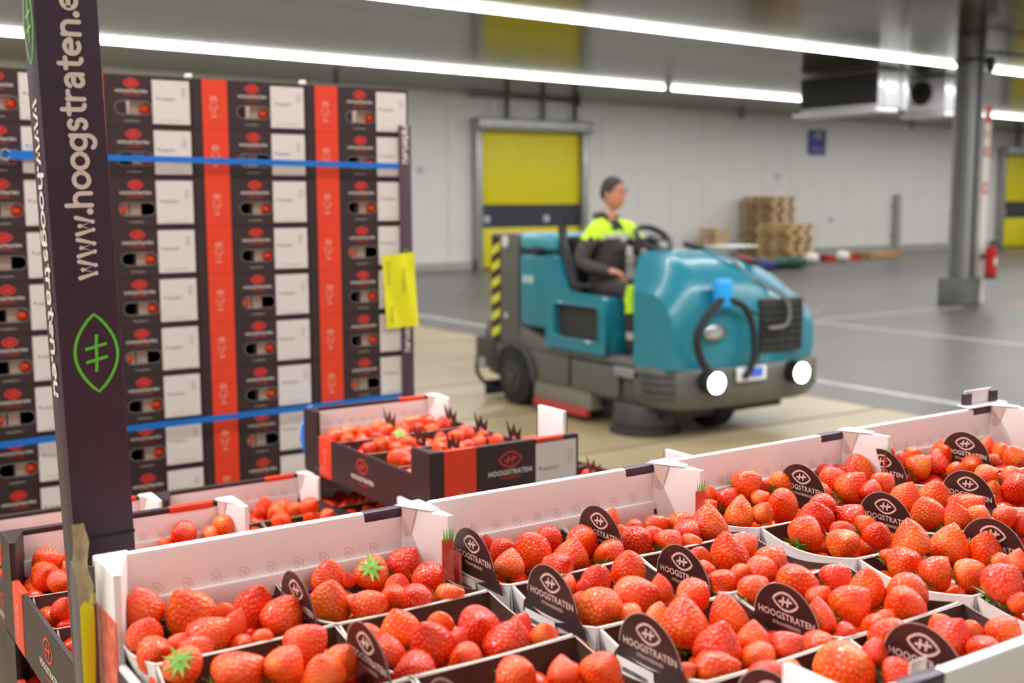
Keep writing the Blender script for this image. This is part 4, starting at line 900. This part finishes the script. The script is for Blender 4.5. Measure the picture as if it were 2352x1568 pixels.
# torn one at the near pallet's corner
t = thing('corner_post', 'torn cardboard corner post stub with a yellow label by first white crate', 'post', (.196, .898, .17))
mb = MB().prism([(0, 0), (.0135, 0), (.0135, .002), (.002, .002), (.002, .024), (0, .024)], 0, 1.200)
link('board', mb.mesh('board', mat('grey_board', (96, 84, 84), .6, noise=.15), bevel=.0006), t)
mb = MB(); rows = []
for i, (z, o1, w1) in enumerate(((1.170, 0, .0135), (1.185, -.001, .014), (1.203, -.003, .011), (1.222, -.002, .012), (1.236, -.003, .009))):
    rows.append([(o1, -.001-.002*math.sin(i*2), z), (o1+w1*.5, -.004+.002*math.cos(i*2), z+.002*(i % 2)), (o1+w1, -.001+.002*math.sin(i), z-.002*(i % 2))])
mb.grid(rows); o = link('torn_top', mb.mesh('torn_top', mat('torn_card', (190, 176, 140), .9, noise=.3, nscale=120, bump=.6, bscale=400), fix=False), t); o['label'] = 'torn frayed brown top'
o.data.polygons.foreach_set('use_smooth', [True]*len(o.data.polygons))
mb = MB(); rows = []
for i in range(12):
    z = 1.188-.03*i; rows.append([(.0004, -.0008, z), (.005, -.0022-.0008*math.sin(i), z), (.0100+.0014*math.sin(i*1.3), -.0012, z)])
mb.grid(rows); yl = link('yellow_label', mb.mesh('yellow_label', YEL, fix=False, smooth=True), t)
link('leaf_logo', leaf_long(.006, .030, GREENP, .12), t, M=FRONT(.005, -.0032, 1.02))
# the post on the tall stack's corner
t = thing('corner_post', 'dark printed corner post on tall stack with large yellow label', 'post', (1.507, 2.812, .149))
link('board', MB().prism([(0, 0), (.038, 0), (.038, .05), (.034, .05), (.034, .004), (0, .004)], 0, 1.705).mesh('board', mat('stack_post', (72, 50, 62), .45, noise=.1), bevel=.001), t)
TQ = sign_text('www.hoogstraten.eu', .24)
link('lettering', TQ, t, M=frame((0,0,-1), (1,0,0), (0,-1,0), (.018, -.0006, 1.321)))
TQ2 = sign_text('raten.eu', .104)
link('lettering', TQ2, t, M=frame((0,0,-1), (1,0,0), (0,-1,0), (.018, -.0006, 1.704)))
link('leaf_logo', leaf_long(.026, .05, GREENP), t, M=FRONT(.018, -.0006, 1.345))
t = thing('yellow_label', 'bright yellow paper label stuck over the tall stack corner', 'label', (1.446, 2.806, 1.30))
mb = MB(); rows = []
for i in range(9):
    z = .2*i/8; sk = .010*(1-i/8); rows.append([(sk+.1*j/8, -.0012-.0022*math.sin(j*1.1+i*.5), z + (.009*j/8 if i == 8 else (.004*j/8))) for j in range(9)])
mb.grid(rows); link('sheet', mb.mesh('sheet', YEL, fix=False, smooth=True), t)
YI = mat('faint_pen', (176, 172, 40), .6)
mb = MB(); rg2 = random.Random(2)
for c_, (x, z0, z1) in enumerate(((.018, .12, .185), (.066, .10, .165), (.028, .02, .06))):
    z = z1
    while z > z0: mb.box(x-.006, x+.006*rg2.uniform(.3, 1), -.0056, -.0052, z-.004, z); z -= .0075
link('faint_writing', mb.mesh('faint_writing', YI), t)
# ------------------------------------------------------------------ ride-on sweeper (front towards -Y)
S = thing('floor_sweeper', 'teal and grey ride-on floor sweeper with lit headlights', 'sweeper', (5.15, 5.72, 0))
GLASS = mat('headlamp_glow', (255, 250, 235), .3, emit=((255, 236, 200), 30))
DARKG = mat('dark_grey_plastic', (62, 61, 59), .5, noise=.1, nscale=8)
W = 1.36
# chassis: lower body lofted over the length
def rounded_box(x0, x1, y0, y1, z0, z1, r, material, name, seg=3):
    return MB().box(x0, x1, y0, y1, z0, z1).mesh(name, material, bevel=r, seg=seg)
ch = link('chassis', MB().prism([(0.04, .30), (W-.02, .30), (W, 2.2), (W-.05, 2.45), (.05, 2.45), (0, 2.25)][::1], .20, .50).mesh('chassis', GREYP, bevel=.03), S)
link('upper_chassis', MB().add([(0,.42,.48),(0,1.5,.48),(0,2.45,.48),(W,2.45,.48),(W,.42,.48),(.02,.42,.53),(.02,1.5,.545),(.02,1.9,.66),(.02,2.40,.66),(W-.02,2.40,.66),(W-.02,1.9,.66),(W-.02,1.5,.545),(W-.02,.42,.53)],
   [(0,1,6,5),(1,2,8,7),(1,7,6),(2,3,9,8),(3,4,12,11),(3,11,10,9),(4,0,5,12),(5,6,11,12),(6,7,10,11),(7,8,9,10),(0,4,3,2,1)]).mesh('upper_chassis', GREYP, bevel=.012), S)
for i, (ya, yb) in enumerate(((.62, 1.18), (1.22, 1.62))):
    link('side_hatch', rounded_box(-.012, .01, ya, yb, .24, .46, .008, GREYP, 'side_hatch'), ch)
link('bumper_step', rounded_box(-.03, .02, .36, .66, .40, .47, .012, mat('worn_grey', (128, 130, 128), .5), 'step'), ch)
# front bumper, wraps both corners
pts = [(-.03, .42), (-.03, .16), (.05, .04), (.20, -.02), (W/2, -.05), (W-.14, -.02), (W+.04, .05), (W+.10, .17), (W+.10, .42)]
bp = MB(); rows = []
for x, y in pts:
    cx, cy = W/2, .6; k = .90
    rows.append([(cx+(x-cx)*.93, cy+(y-cy)*.93, .22), (x*.985+.01, y+.01, .27), (x, y, .36), (x, y, .47), (cx+(x-cx)*.97, cy+(y-cy)*.97, .50), (cx+(x-cx)*.6, cy+(y-cy)*.6, .50)])
bp.grid(rows); fb = link('front_bumper', bp.mesh('front_bumper', GREYP, smooth=True), S)
for (xa, ya, xb, yb) in ((-.04, .34, .03, .06), (W+.03, .05, W+.115, .2)):
    for z in (.31, .36, .41, .46):
        link('bumper_rib', MB().tube([(xa, ya, z), (xa if xa < 0 else (xa+xb)/2+.01, (ya+yb)/2-.03, z), (xb, yb, z)], .014, 6).mesh('bumper_rib', DARKG, smooth=True), fb)
link('number_plate', rounded_box(.48, .76, -.075, -.06, .40, .50, .004, mat('plate_white', (222, 222, 226), .4), 'plate'), fb)
link('blue_patch', MB().box(.60, .72, -.080, -.076, .425, .49).mesh('blue_patch', mat('patch_blue', (70, 110, 215), .4)), fb)
for x in (.235, 1.06):
    hl = link('headlight', MB().cyl((x, -.075, .425), .082, .10, 'y', 28).mesh('lamp_body', BLACKP, bevel=.006), S)
    link('lens', MB().cyl((x, -.128, .425), .068, .012, 'y', 28).mesh('lens', GLASS), hl)
    l = bpy.data.lights.new('headlight_beam', 'SPOT'); l.energy = 60; l.color = (1, .86, .66); l.spot_size = R(70); l.spot_blend = .6; l.shadow_soft_size = .05
    o = bpy.data.objects.new('headlight_beam', l); COL.objects.link(o); o.location = (5.15+x, 5.72-.17, .425); o.rotation_euler = (R(-72), 0, 0); o.rotation_euler = Vector((.0, -1, -.28)).to_track_quat('-Z', 'Y').to_euler()
# front hood, lofted
def top(x):
    u = x/W
    if u < .15: return 1.02+.27*(math.sin(u/.15*math.pi/2))**1.3
    if u < .45: return 1.29
    s = (u-.45)/.55; return 1.29-.30*s**1.9
rows = []
for i in range(29):
    x = W*i/28; u = x/W; zt = top(x); ex = math.sin(math.pi*min(1, max(0, u)))**.25 if 0 < u < 1 else 0
    fy = -.02 + .10*(1-math.sin(math.pi*max(.02, min(.98, u)))**.5)       # front face bulge
    row = []
    for (dy, kz) in ((0.01, 0), (-.01, .15), (-.01, .45), (.02, .66), (.09, .80), (.20, .91), (.34, .98), (.50, 1.0), (.66, 1.0)):
        z = .50+(zt-.50)*kz; sx_ = .62+.38*min(1, u/.22)**.7; row.append((x, fy+dy*sx_, z))
    rows.append(row)
hd = MB(); hd.grid(rows)
for sgn, i in ((0, 0), (1, 28)):
    r_ = rows[i]; base = [(r_[0][0], r_[-1][1], .50)]
    loop = r_ + base; hd.add(loop, [tuple(range(len(loop)))] if sgn else [tuple(range(len(loop)-1, -1, -1))])
hd.add([r_[-1] for r_ in rows] + [(r_[-1][0], r_[-1][1], .50) for r_ in rows], [(i, i+1, 29+i+1, 29+i) for i in range(28)])
hood = link('front_hood', hd.mesh('front_hood', TEAL, smooth=True), S)
# swelling on the hood's near flank and lower front skirt
0 and link('hood_cheek', MB().sphere((.10, .30, .80), (.13, .30, .24), 28, 16).mesh('hood_cheek', TEAL, smooth=True), hood)
gr = link('grille', rounded_box(.72, 1.16, -.045, .03, .58, .96, .02, BLACKP, 'grille_frame'), hood)
for k in range(7): link('grille_bar', rounded_box(.74, 1.14, -.056, -.04, .61+.05*k, .618+.05*k, .002, DARKG, 'bar'), gr)
for k in range(4): link('grille_post', rounded_box(.80+.1*k, .806+.1*k, -.052, -.04, .59, .95, .001, DARKG, 'bar'), gr)
link('oval_badge', MB().sphere((0,0,0), (.10, .02, .055), 24, 10).mesh('badge', mat('chrome_badge', (205, 208, 210), .2, metal=.8), smooth=True), hood, loc=(.30, -.035, .755))
sc = MB(); sc.tube([(.30+.085*math.cos(a), -.055, .755+.042*math.sin(a)) for a in [2*math.pi*i/20 for i in range(20)]], .005, 6, closed=True)
link('badge_ring', sc.mesh('badge_ring', mat('badge_dark', (70, 72, 74), .4), smooth=True), hood)
cl = link('hose_clip', rounded_box(.27, .41, -.10, -.02, .92, 1.12, .03, mat('bright_blue', (30, 150, 225), .35), 'clip'), hood); cl['label'] = 'bright blue clip holding the hose'
def arc(P, n=6):
    out = []
    for i in range(len(P)-1):
        p0 = Vector(P[max(0, i-1)]); p1 = Vector(P[i]); p2 = Vector(P[i+1]); p3 = Vector(P[min(len(P)-1, i+2)])
        for k in range(n):
            t = k/n; out.append(.5*((2*p1)+(-p0+p2)*t+(2*p0-5*p1+4*p2-p3)*t*t+(-p0+3*p1-3*p2+p3)*t**3))
    out.append(Vector(P[-1])); return out
h1 = link('suction_hose', MB().tube(arc([(.31, -.08, .98), (.16, -.12, .90), (.06, -.12, .76), (.09, -.12, .60), (.18, -.11, .50), (.24, -.09, .44)]), .028, 10).mesh('suction_hose', RUBBER, smooth=True), S)
h2 = link('suction_hose', MB().tube(arc([(.37, -.08, .98), (.50, -.11, .92), (.58, -.11, .78), (.60, -.11, .62), (.57, -.11, .50), (.52, -.10, .43)]), .024, 10).mesh('suction_hose', RUBBER, smooth=True), S)
link('cable', MB().tube(arc([(.40, -.07, .96), (.56, -.08, .90), (.70, -.08, .82), (.68, -.09, .62), (.60, -.10, .50)]), .010, 8).mesh('cable', RUBBER, smooth=True), S)
link('spray_hose', MB().tube(arc([(.55, .35, 1.31), (.62, .20, 1.26), (.74, .06, 1.10), (.92, -.06, .98), (.97, -.08, .86), (.92, -.09, .77), (.76, -.09, .76)]), .012, 8).mesh('spray_hose', mat('hose_grey', (110, 112, 110), .5), smooth=True), S)
wand = link('spray_wand', MB().tube([(.60, .62, 1.33), (.86, .12, 1.20)], .022, 8).mesh('spray_wand', BLACKP, smooth=True), S)
link('red_grip', MB().tube([(.78, .27, 1.235), (.84, .16, 1.21)], .027, 8).mesh('red_grip', mat('grip_red', (110, 30, 25), .5), smooth=True), wand)
# cab floor, dash, steering
link('cab_floor', rounded_box(.02, W-.02, .62, 1.3, .44, .52, .01, DARKG, 'cab_floor'), S)
link('dashboard', rounded_box(.16, 1.0, .50, .68, .6, 1.26, .04, BLACKP, 'dashboard'), S)
sw = link('steering_wheel', MB().tube([(.135*math.cos(a), .135*math.sin(a), 0) for a in [2*math.pi*i/28 for i in range(28)]], .023, 10, closed=True).mesh('rim', BLACKP, smooth=True), S,
          M=Matrix.Translation((.34, .66, 1.37)) @ Matrix.Rotation(R(38), 4, 'X'))
link('spoke', MB().box(-.13, .13, -.014, .014, -.012, .006).box(-.014, .014, -.13, 0, -.012, .006).mesh('spoke', BLACKP, bevel=.004), sw); link('boss', MB().cyl((0,0,-.01), .05, .05, n=18).mesh('boss', BLACKP, bevel=.006), sw)
link('column', MB().tube([(.34, .66, 1.35), (.36, .54, 1.15)], .035, 10).mesh('column', BLACKP, smooth=True), S)
link('pale_sheet', rounded_box(.78, 1.10, .36, .58, 1.30, 1.315, .002, mat('sheet', (190, 200, 200), .3), 'sheet'), S)
link('engine_box', rounded_box(.52, W-.03, 1.84, 2.38, .5, .96, .04, DARKG, 'engine_box'), S)
# seat
st = link('seat', rounded_box(.08, .62, .98, 1.36, .82, .93, .04, BLACKP, 'seat'), S)
link('seat_base', rounded_box(.06, .64, .98, 1.38, .50, .84, .03, DARKG, 'seat_base'), S)
br = link('backrest', MB().box(.09, .60, 1.31, 1.41, .90, 1.38).mesh('backrest', BLACKP, bevel=.045), S)
link('seat_bracket', MB().tube(arc([(.05, 1.16, .95), (.04, 1.26, 1.12), (.04, 1.36, 1.38), (.05, 1.37, 1.50)]), .035, 8).mesh('seat_bracket', BLACKP, smooth=True), S)
link('armrest', rounded_box(.00, .05, .98, 1.26, 1.0, 1.04, .02, BLACKP, 'armrest'), S)
# engine cover beside the seat, with its window
o_ = [(.76, .53), (1.50, .53), (1.50, 1.22), (1.40, 1.24), (1.34, 1.20), (1.26, 1.02), (1.18, .965), (.80, .955), (.76, .92)]
pl = plate(o_, [rrect(.83, 1.38, .62, .87, .045)], .05, TEAL, 'side_cover')
sc_ = link('side_cover', pl, S, M=frame((0,1,0), (0,0,1), (1,0,0), (.0, 0, 0)))
link('cover_window', MB().box(.02, .05, .83, 1.38, .62, .87).mesh('cover_window', mat('mesh_dark', (44, 44, 42), .6)), S)
wr = MB(); wr.tube([(-.028, y, z) for y, z in rrect(.82, 1.39, .61, .88, .05)], .010, 6, closed=True); link('window_rim', wr.mesh('window_rim', TEAL, smooth=True), sc_, M=frame((0,1,0),(0,0,1),(1,0,0),(0,0,0)).inverted())
link('cover_body', MB().box(.025, .34, .78, 1.48, .53, .94).mesh('cover_body', TEAL, bevel=.03), S)
# rear tank and its lid
tk = link('water_tank', rounded_box(.0, .50, 1.42, 1.90, .65, 1.23, .035, TEAL, 'water_tank'), S)
link('tank_lid', rounded_box(-.005, .50, 1.40, 1.90, 1.26, 1.395, .05, mat('teal_light', (62, 150, 168), .3, coat=.3), 'tank_lid', 4), S)
link('lid_latch', rounded_box(-.02, .02, 1.58, 1.72, 1.235, 1.28, .01, BLACKP, 'lid_latch'), S)
link('tank_lettering', text_mesh('H20', .10, mat('decal_pale', (170, 205, 210), .5), .03), tk, M=LEFTF(-.004, 1.76, 1.03)) if False else None
mb = MB()
for k, (y, w_) in enumerate(((1.80, .035), (1.75, .03), (1.70, .04))): mb.box(y-w_/2, y+w_/2, -.03, .03, 0, .001)
link('pale_decal', mb.mesh('pale_decal', mat('decal_pale', (190, 212, 214), .5)), tk, M=frame((0,1,0), (0,0,1), (-1,0,0), (-.003, .02, 1.03)))
link('decal_line', MB().box(1.62, 1.84, -.002, .002, 0, .001).box(1.66, 1.84, -.02, -.017, 0, .001).mesh('decal_line', mat('decal_dim', (90, 160, 172), .5)), tk, M=frame((0,1,0), (0,0,1), (-1,0,0), (-.003, 0, .93)))
# rear column with the warning stripes
rc = link('rear_column', rounded_box(-.01, .48, 1.92, 2.30, .50, 1.385, .02, GREYP, 'rear_column'), S)
HY, HB = mat('hazard_yellow', (206, 208, 60), .5), mat('hazard_black', (34, 34, 28), .5)
for k in range(6):
    z = .52+.135*k
    s_ = link('warning_stripe', MB().add([(-.014, 2.16, z+.055), (-.014, 2.28, z), (-.014, 2.28, z+.065), (-.014, 2.16, z+.12)], [(0,1,2,3)]).mesh('warning_stripe', HY, fix=False), rc)
link('stripe_backing', MB().box(-.0125, -.0105, 2.155, 2.285, .50, 1.36).mesh('stripe_backing', HB), rc)
link('round_decal', MB().cyl((-.014, 2.08, 1.32), .05, .004, 'x', 16).mesh('round_decal', mat('decal_white', (205, 205, 200), .5)), rc)
link('round_decal', MB().cyl((-.014, 2.07, .72), .022, .004, 'x', 12).mesh('round_decal', mat('decal_white', (0,0,0))), rc)
link('rear_bumper', MB().prism([(-.04, 2.24), (.1, 2.24), (.1, 2.58), (.0, 2.56), (-.05, 2.46)], .26, .52).mesh('rear_bumper', DARKG, bevel=.03), S)
link('rear_squeegee', MB().tube(arc([(.0, 2.50, .42), (-.05, 2.46, .22), (.02, 2.40, .10), (.1, 2.3, .05)]), .018, 8).box(.0, W-.1, 2.38, 2.42, .02, .14).mesh('rear_squeegee', RUBBER, smooth=False), S)
link('tie_down', MB().cyl((-.05, 2.38, .30), .05, .02, 'x', 16).mesh('tie_down', mat('tie_pale', (150, 150, 145), .5)), S)
# wheels
def wheel(x, y, r, w_):
    wh = link('wheel', MB().cyl((x, y, r), r, w_, 'x', 36).mesh('tyre', RUBBER, bevel=.025), S)
    link('wheel_rim', MB().cyl((x-w_/2-.002, y, r), r*.58, .02, 'x', 28).mesh('wheel_rim', mat('rim_dark', (48, 46, 44), .6), bevel=.006), wh)
    link('hub', MB().cyl((x-w_/2-.015, y, r), r*.16, .03, 'x', 16).mesh('hub', DARKG, bevel=.004), wh)
    for k in range(5):
        a = 2*math.pi*k/5; link('wheel_nut', MB().cyl((x-w_/2-.012, y+r*.36*math.cos(a), r+r*.36*math.sin(a)), .014, .02, 'x', 6).mesh('wheel_nut', DARKG), wh)
wheel(.06, 1.95, .225, .17); wheel(W-.12, 1.95, .225, .17); wheel(W/2, .40, .2, .16)
ar = MB(); ar.tube([(-.012, 1.95+.27*math.cos(a), .225+.27*math.sin(a)) for a in [math.pi*i/14 for i in range(15)]], .022, 8); link('wheel_arch', ar.mesh('wheel_arch', DARKG, smooth=True), ch)
# scrub decks
link('red_skirt', rounded_box(-.03, .02, .98, 1.66, .045, .10, .006, mat('skirt_red', (176, 56, 50), .55), 'red_skirt'), S)
link('deck', rounded_box(.0, W-.1, .96, 1.70, .09, .24, .02, mat('deck_grey', (120, 116, 104), .6), 'deck'), S)
bd = link('side_brush', MB().cyl((.16, .52, .145), .24, .15, n=40, r2=.22).mesh('brush_housing', DARKG, bevel=.012), S)
link('bristles', MB().cyl((.16, .52, .04), .26, .08, n=48, r2=.22).mesh('bristles', mat('bristle', (38, 38, 38), .8), bevel=.006), bd)
link('brush_motor', MB().cyl((.16, .52, .25), .09, .08, n=20).mesh('brush_motor', BLACKP), bd)
link('under_body', MB().box(.1, W-.1, .25, 2.3, .12, .22).mesh('under_body', BLACKP), S)
# ------------------------------------------------------------------ the driver
def skin_body(name, verts, edges, radii, root, sub=2):
    me = bpy.data.meshes.new(name); me.from_pydata(verts, edges, [])
    o = bpy.data.objects.new(name, me); COL.objects.link(o)
    sk = o.modifiers.new('skin', 'SKIN'); sk.use_smooth_shade = True; sk.branch_smoothing = .6
    for i, v in enumerate(me.skin_vertices[0].data):
        r_ = radii[i]; v.radius = r_ if isinstance(r_, tuple) else (r_, r_); v.use_root = (i == root)
    ss = o.modifiers.new('sub', 'SUBSURF'); ss.levels = sub
    bpy.context.view_layer.update(); dg = bpy.context.evaluated_depsgraph_get()
    out = bpy.data.meshes.new_from_object(o.evaluated_get(dg)); bpy.data.objects.remove(o); return out
Vt, Ed, Rd = [], [], []
def jt(p, r, par=None):
    Vt.append(p); Rd.append(r); 
    if par is not None: Ed.append((par, len(Vt)-1))
    return len(Vt)-1
dx = 0.0
pel = jt((dx, 0, 1.03), (.165, .125)); bel = jt((dx, -.01, 1.18), (.172, .138), pel); chs = jt((dx, -.03, 1.34), (.188, .140), bel); uc = jt((dx, -.02, 1.45), (.14, .10), chs)
nk = jt((dx, -.03, 1.54), .060, uc); nk2 = jt((dx, -.045, 1.60), .056, nk)
def hand(w_, d_, up, side):
    """palm then five fingers and a thumb, d_ = pointing direction"""
    d_ = Vector(d_).normalized(); up = Vector(up).normalized(); q = d_.cross(up)*side
    wv = Vector(Vt[w_]); p = wv + d_*.055; pi = jt(tuple(p), (.036, .020), w_)
    for k, L in enumerate((.060, .070, .066, .052)):
        b0 = p + q*(.026-.0175*k) + d_*.02; i0 = jt(tuple(b0), .010, pi); b1 = b0 + d_*L*.55 - up*L*.15; i1 = jt(tuple(b1), .009, i0); b2 = b1 + d_*L*.3 - up*L*.5; jt(tuple(b2), .008, i1)
    t0 = wv + d_*.02 + q*.034; i0 = jt(tuple(t0), .011, pi); jt(tuple(t0+d_*.035+q*.012-up*.012), .009, i0)
for s in (-1, 1):
    sh = jt((dx+s*.175, -.02, 1.455), .090, uc)
    if s < 0:
        el = jt((dx-.25, .03, 1.20), .070, sh); wr_ = jt((dx-.16, -.20, 1.15), .034, el); hand(wr_, (.45, -.85, -.1), (0, 0, 1), -1)
    else:
        el = jt((dx+.25, -.14, 1.24), .066, sh); wr_ = jt((dx+.04, -.38, 1.30), .034, el); hand(wr_, (-.2, -.9, .1), (0, 0, 1), 1)
    hp = jt((dx+s*.10, -.02, .98), .105, pel); kn = jt((dx+s*.13, -.42, 1.03), .074, hp); sn = jt((dx+s*.13, -.46, .80), .060, kn); an = jt((dx+s*.13, -.45, .58), .046, sn)
    hl_ = jt((dx+s*.13, -.46, .545), .045, an); jt((dx+s*.13, -.62, .53), .040, hl_)
bm_ = skin_body('person', Vt, Ed, Rd, pel)
# head: egg with jaw, nose, brow and ears, turned a little to its right
HB_ = MB(); rows = []; HC = Vector((dx, -.06, 1.715))
for i in range(33):
    t = math.pi*i/32; row = []
    for j in range(40):
        p = 2*math.pi*j/40; x = math.sin(t)*math.cos(p); y = math.sin(t)*math.sin(p); z = -math.cos(t)
        fr_ = max(0, -y); wz = 1.0 - .16*max(0, -z)**1.5 - .05*max(0, z)
        X = x*.076*wz; Y = y*.096*(1-.10*max(0, -z)*(1 if y < 0 else 1.8)); Z = z*.122
        nose = math.exp(-((x*.076)**2)/.00022 - ((Z+.012)**2)/.00055)*fr_; Y -= nose*.024
        lips = math.exp(-((x*.076)**2)/.0006 - ((Z+.058)**2)/.00009)*fr_; Y -= lips*.007
        eye = (math.exp(-((x*.076-.030)**2)/.00018 - ((Z-.012)**2)/.00012)+math.exp(-((x*.076+.030)**2)/.00018 - ((Z-.012)**2)/.00012))*fr_; Y += eye*.009
        chin = math.exp(-((x*.076)**2)/.0008 - ((Z+.100)**2)/.0005)*fr_; Y -= chin*.010
        row.append((X, Y, Z))
    rows.append(row)
HB_.grid(rows, 0, cv=True)
for s in (-1, 1): HB_.sphere((s*.076, .005, -.005), (.010, .018, .030), 12, 8)
for s in (-1, 1): HB_.sphere((s*.030, -.080, .012), (.012, .010, .009), 12, 8, 1)
hm = HB_.mesh('head', [SKIN], smooth=True)
Mh = Matrix.Translation(HC) @ Matrix.Rotation(R(16), 4, 'Z') @ Matrix.Rotation(R(-8), 4, 'X')
bmx = bmesh.new(); bmx.from_mesh(bm_); bh = bmesh.new(); bh.from_mesh(hm); bmesh.ops.transform(bh, matrix=Mh, verts=bh.verts)
tmp = bpy.data.meshes.new('t'); bh.to_mesh(tmp); bmx.from_mesh(tmp); bmx.to_mesh(bm_); bm_.materials.clear()
JAC = mat('work_jacket', (72, 66, 66), .8, noise=.2, nscale=18); TRO = mat('work_trousers', (60, 54, 52), .85, noise=.2, nscale=18)
HIV = mat('hi_vis', (196, 245, 40), .7); REF = mat('reflective_band', (190, 186, 180), .5); BOOT = mat('boot', (30, 27, 26), .6); COLL = mat('collar', (30, 27, 30), .8)
for mm in (JAC, HIV, REF, SKIN, TRO, BOOT, COLL, mat('eye', (60, 45, 40), .3)): bm_.materials.append(mm)
for p in bm_.polygons:
    c = p.center; z = c.z; ax_ = abs(c.x-dx); i = 0
    if z > 1.565: i = 3
    elif z > 1.52 and ax_ < .085: i = 3 if c.y < -.06 and ax_ < .05 else 6
    elif z > 1.415 - (0.03 if ax_ > .12 else 0) and ax_ < .26: i = 1
    elif z > 1.375 and ax_ < .19 and c.y > -.25: i = 2
    elif z > 1.06 and c.y < -.235 and ((c.x < dx+.02 and c.y > -.40 and z > 1.085 and c.x > dx-.20 and z < 1.25)): i = 3
    elif z > 1.22 and c.y < -.40: i = 3
    elif z < 1.12 and c.y < -.30:
        i = 1 if z > .86 and c.y < -.44 else 4
        if .66 < z < .72: i = 2
        if z < .60: i = 5
    elif z < 1.08: i = 4
    if i == 1 and z > 1.44 and ax_ < .05 and c.y < -.05: i = 6
    p.material_index = i
bm_.polygons.foreach_set('use_smooth', [True]*len(bm_.polygons))
D = thing('person', 'person in grey work clothes with hi-vis shoulders driving the sweeper', 'person', (5.47, 6.88, -.02), mesh=bm_)
HAIR = mat('dark_hair', (52, 42, 36), .7, noise=.3, nscale=200)
hb = MB(); rows = []
for i in range(19):
    t = math.pi*(.5+.5*i/18)*1.0; row = []
    for j in range(36):
        p = 2*math.pi*j/36; tt = math.pi - (math.pi - math.pi*.40*(1 if math.sin(p) > -.2 else .66))*0
        t0 = math.pi*(.44 if math.sin(p) > .0 else (.44+.24*(-math.sin(p)))); a = t0+(math.pi-t0)*i/18
        x = math.sin(a)*math.cos(p); y = math.sin(a)*math.sin(p); z = -math.cos(a); k = 1.06 + .02*math.sin(9*p+5*a)
        row.append((x*.079*k, y*.098*k+.004, z*.124*k+.002))
    rows.append(row)
hb.grid(rows, cv=True); link('hair', hb.mesh('hair', HAIR, smooth=True), D, M=Mh)
gl = MB()
for s in (-1, 1):
    gl.tube([(s*.030+.023*math.cos(a), -.104, .012+.017*math.sin(a)) for a in [2*math.pi*i/16 for i in range(16)]], .0022, 6, closed=True); gl.tube([(s*.053, -.103, .016), (s*.078, -.02, .016)], .002, 6)
gl.tube([(-.008, -.106, .014), (.008, -.106, .014)], .0022, 6)
link('glasses', gl.mesh('glasses', BLACKP, smooth=True), D, M=Mh)
link('chest_badge', MB().cyl((.075, -.165, 1.30), .028, .006, 'y', 16).mesh('chest_badge', mat('badge_white', (215, 215, 215), .5)), D)
hc = MB(); hc.tube([(.085*math.cos(a), .03+.065*math.sin(a), 1.545+.012*math.sin(a)) for a in [R(-20+22*i) for i in range(11)]], .026, 10); link('hood', hc.mesh('hood', JAC, smooth=True), D)
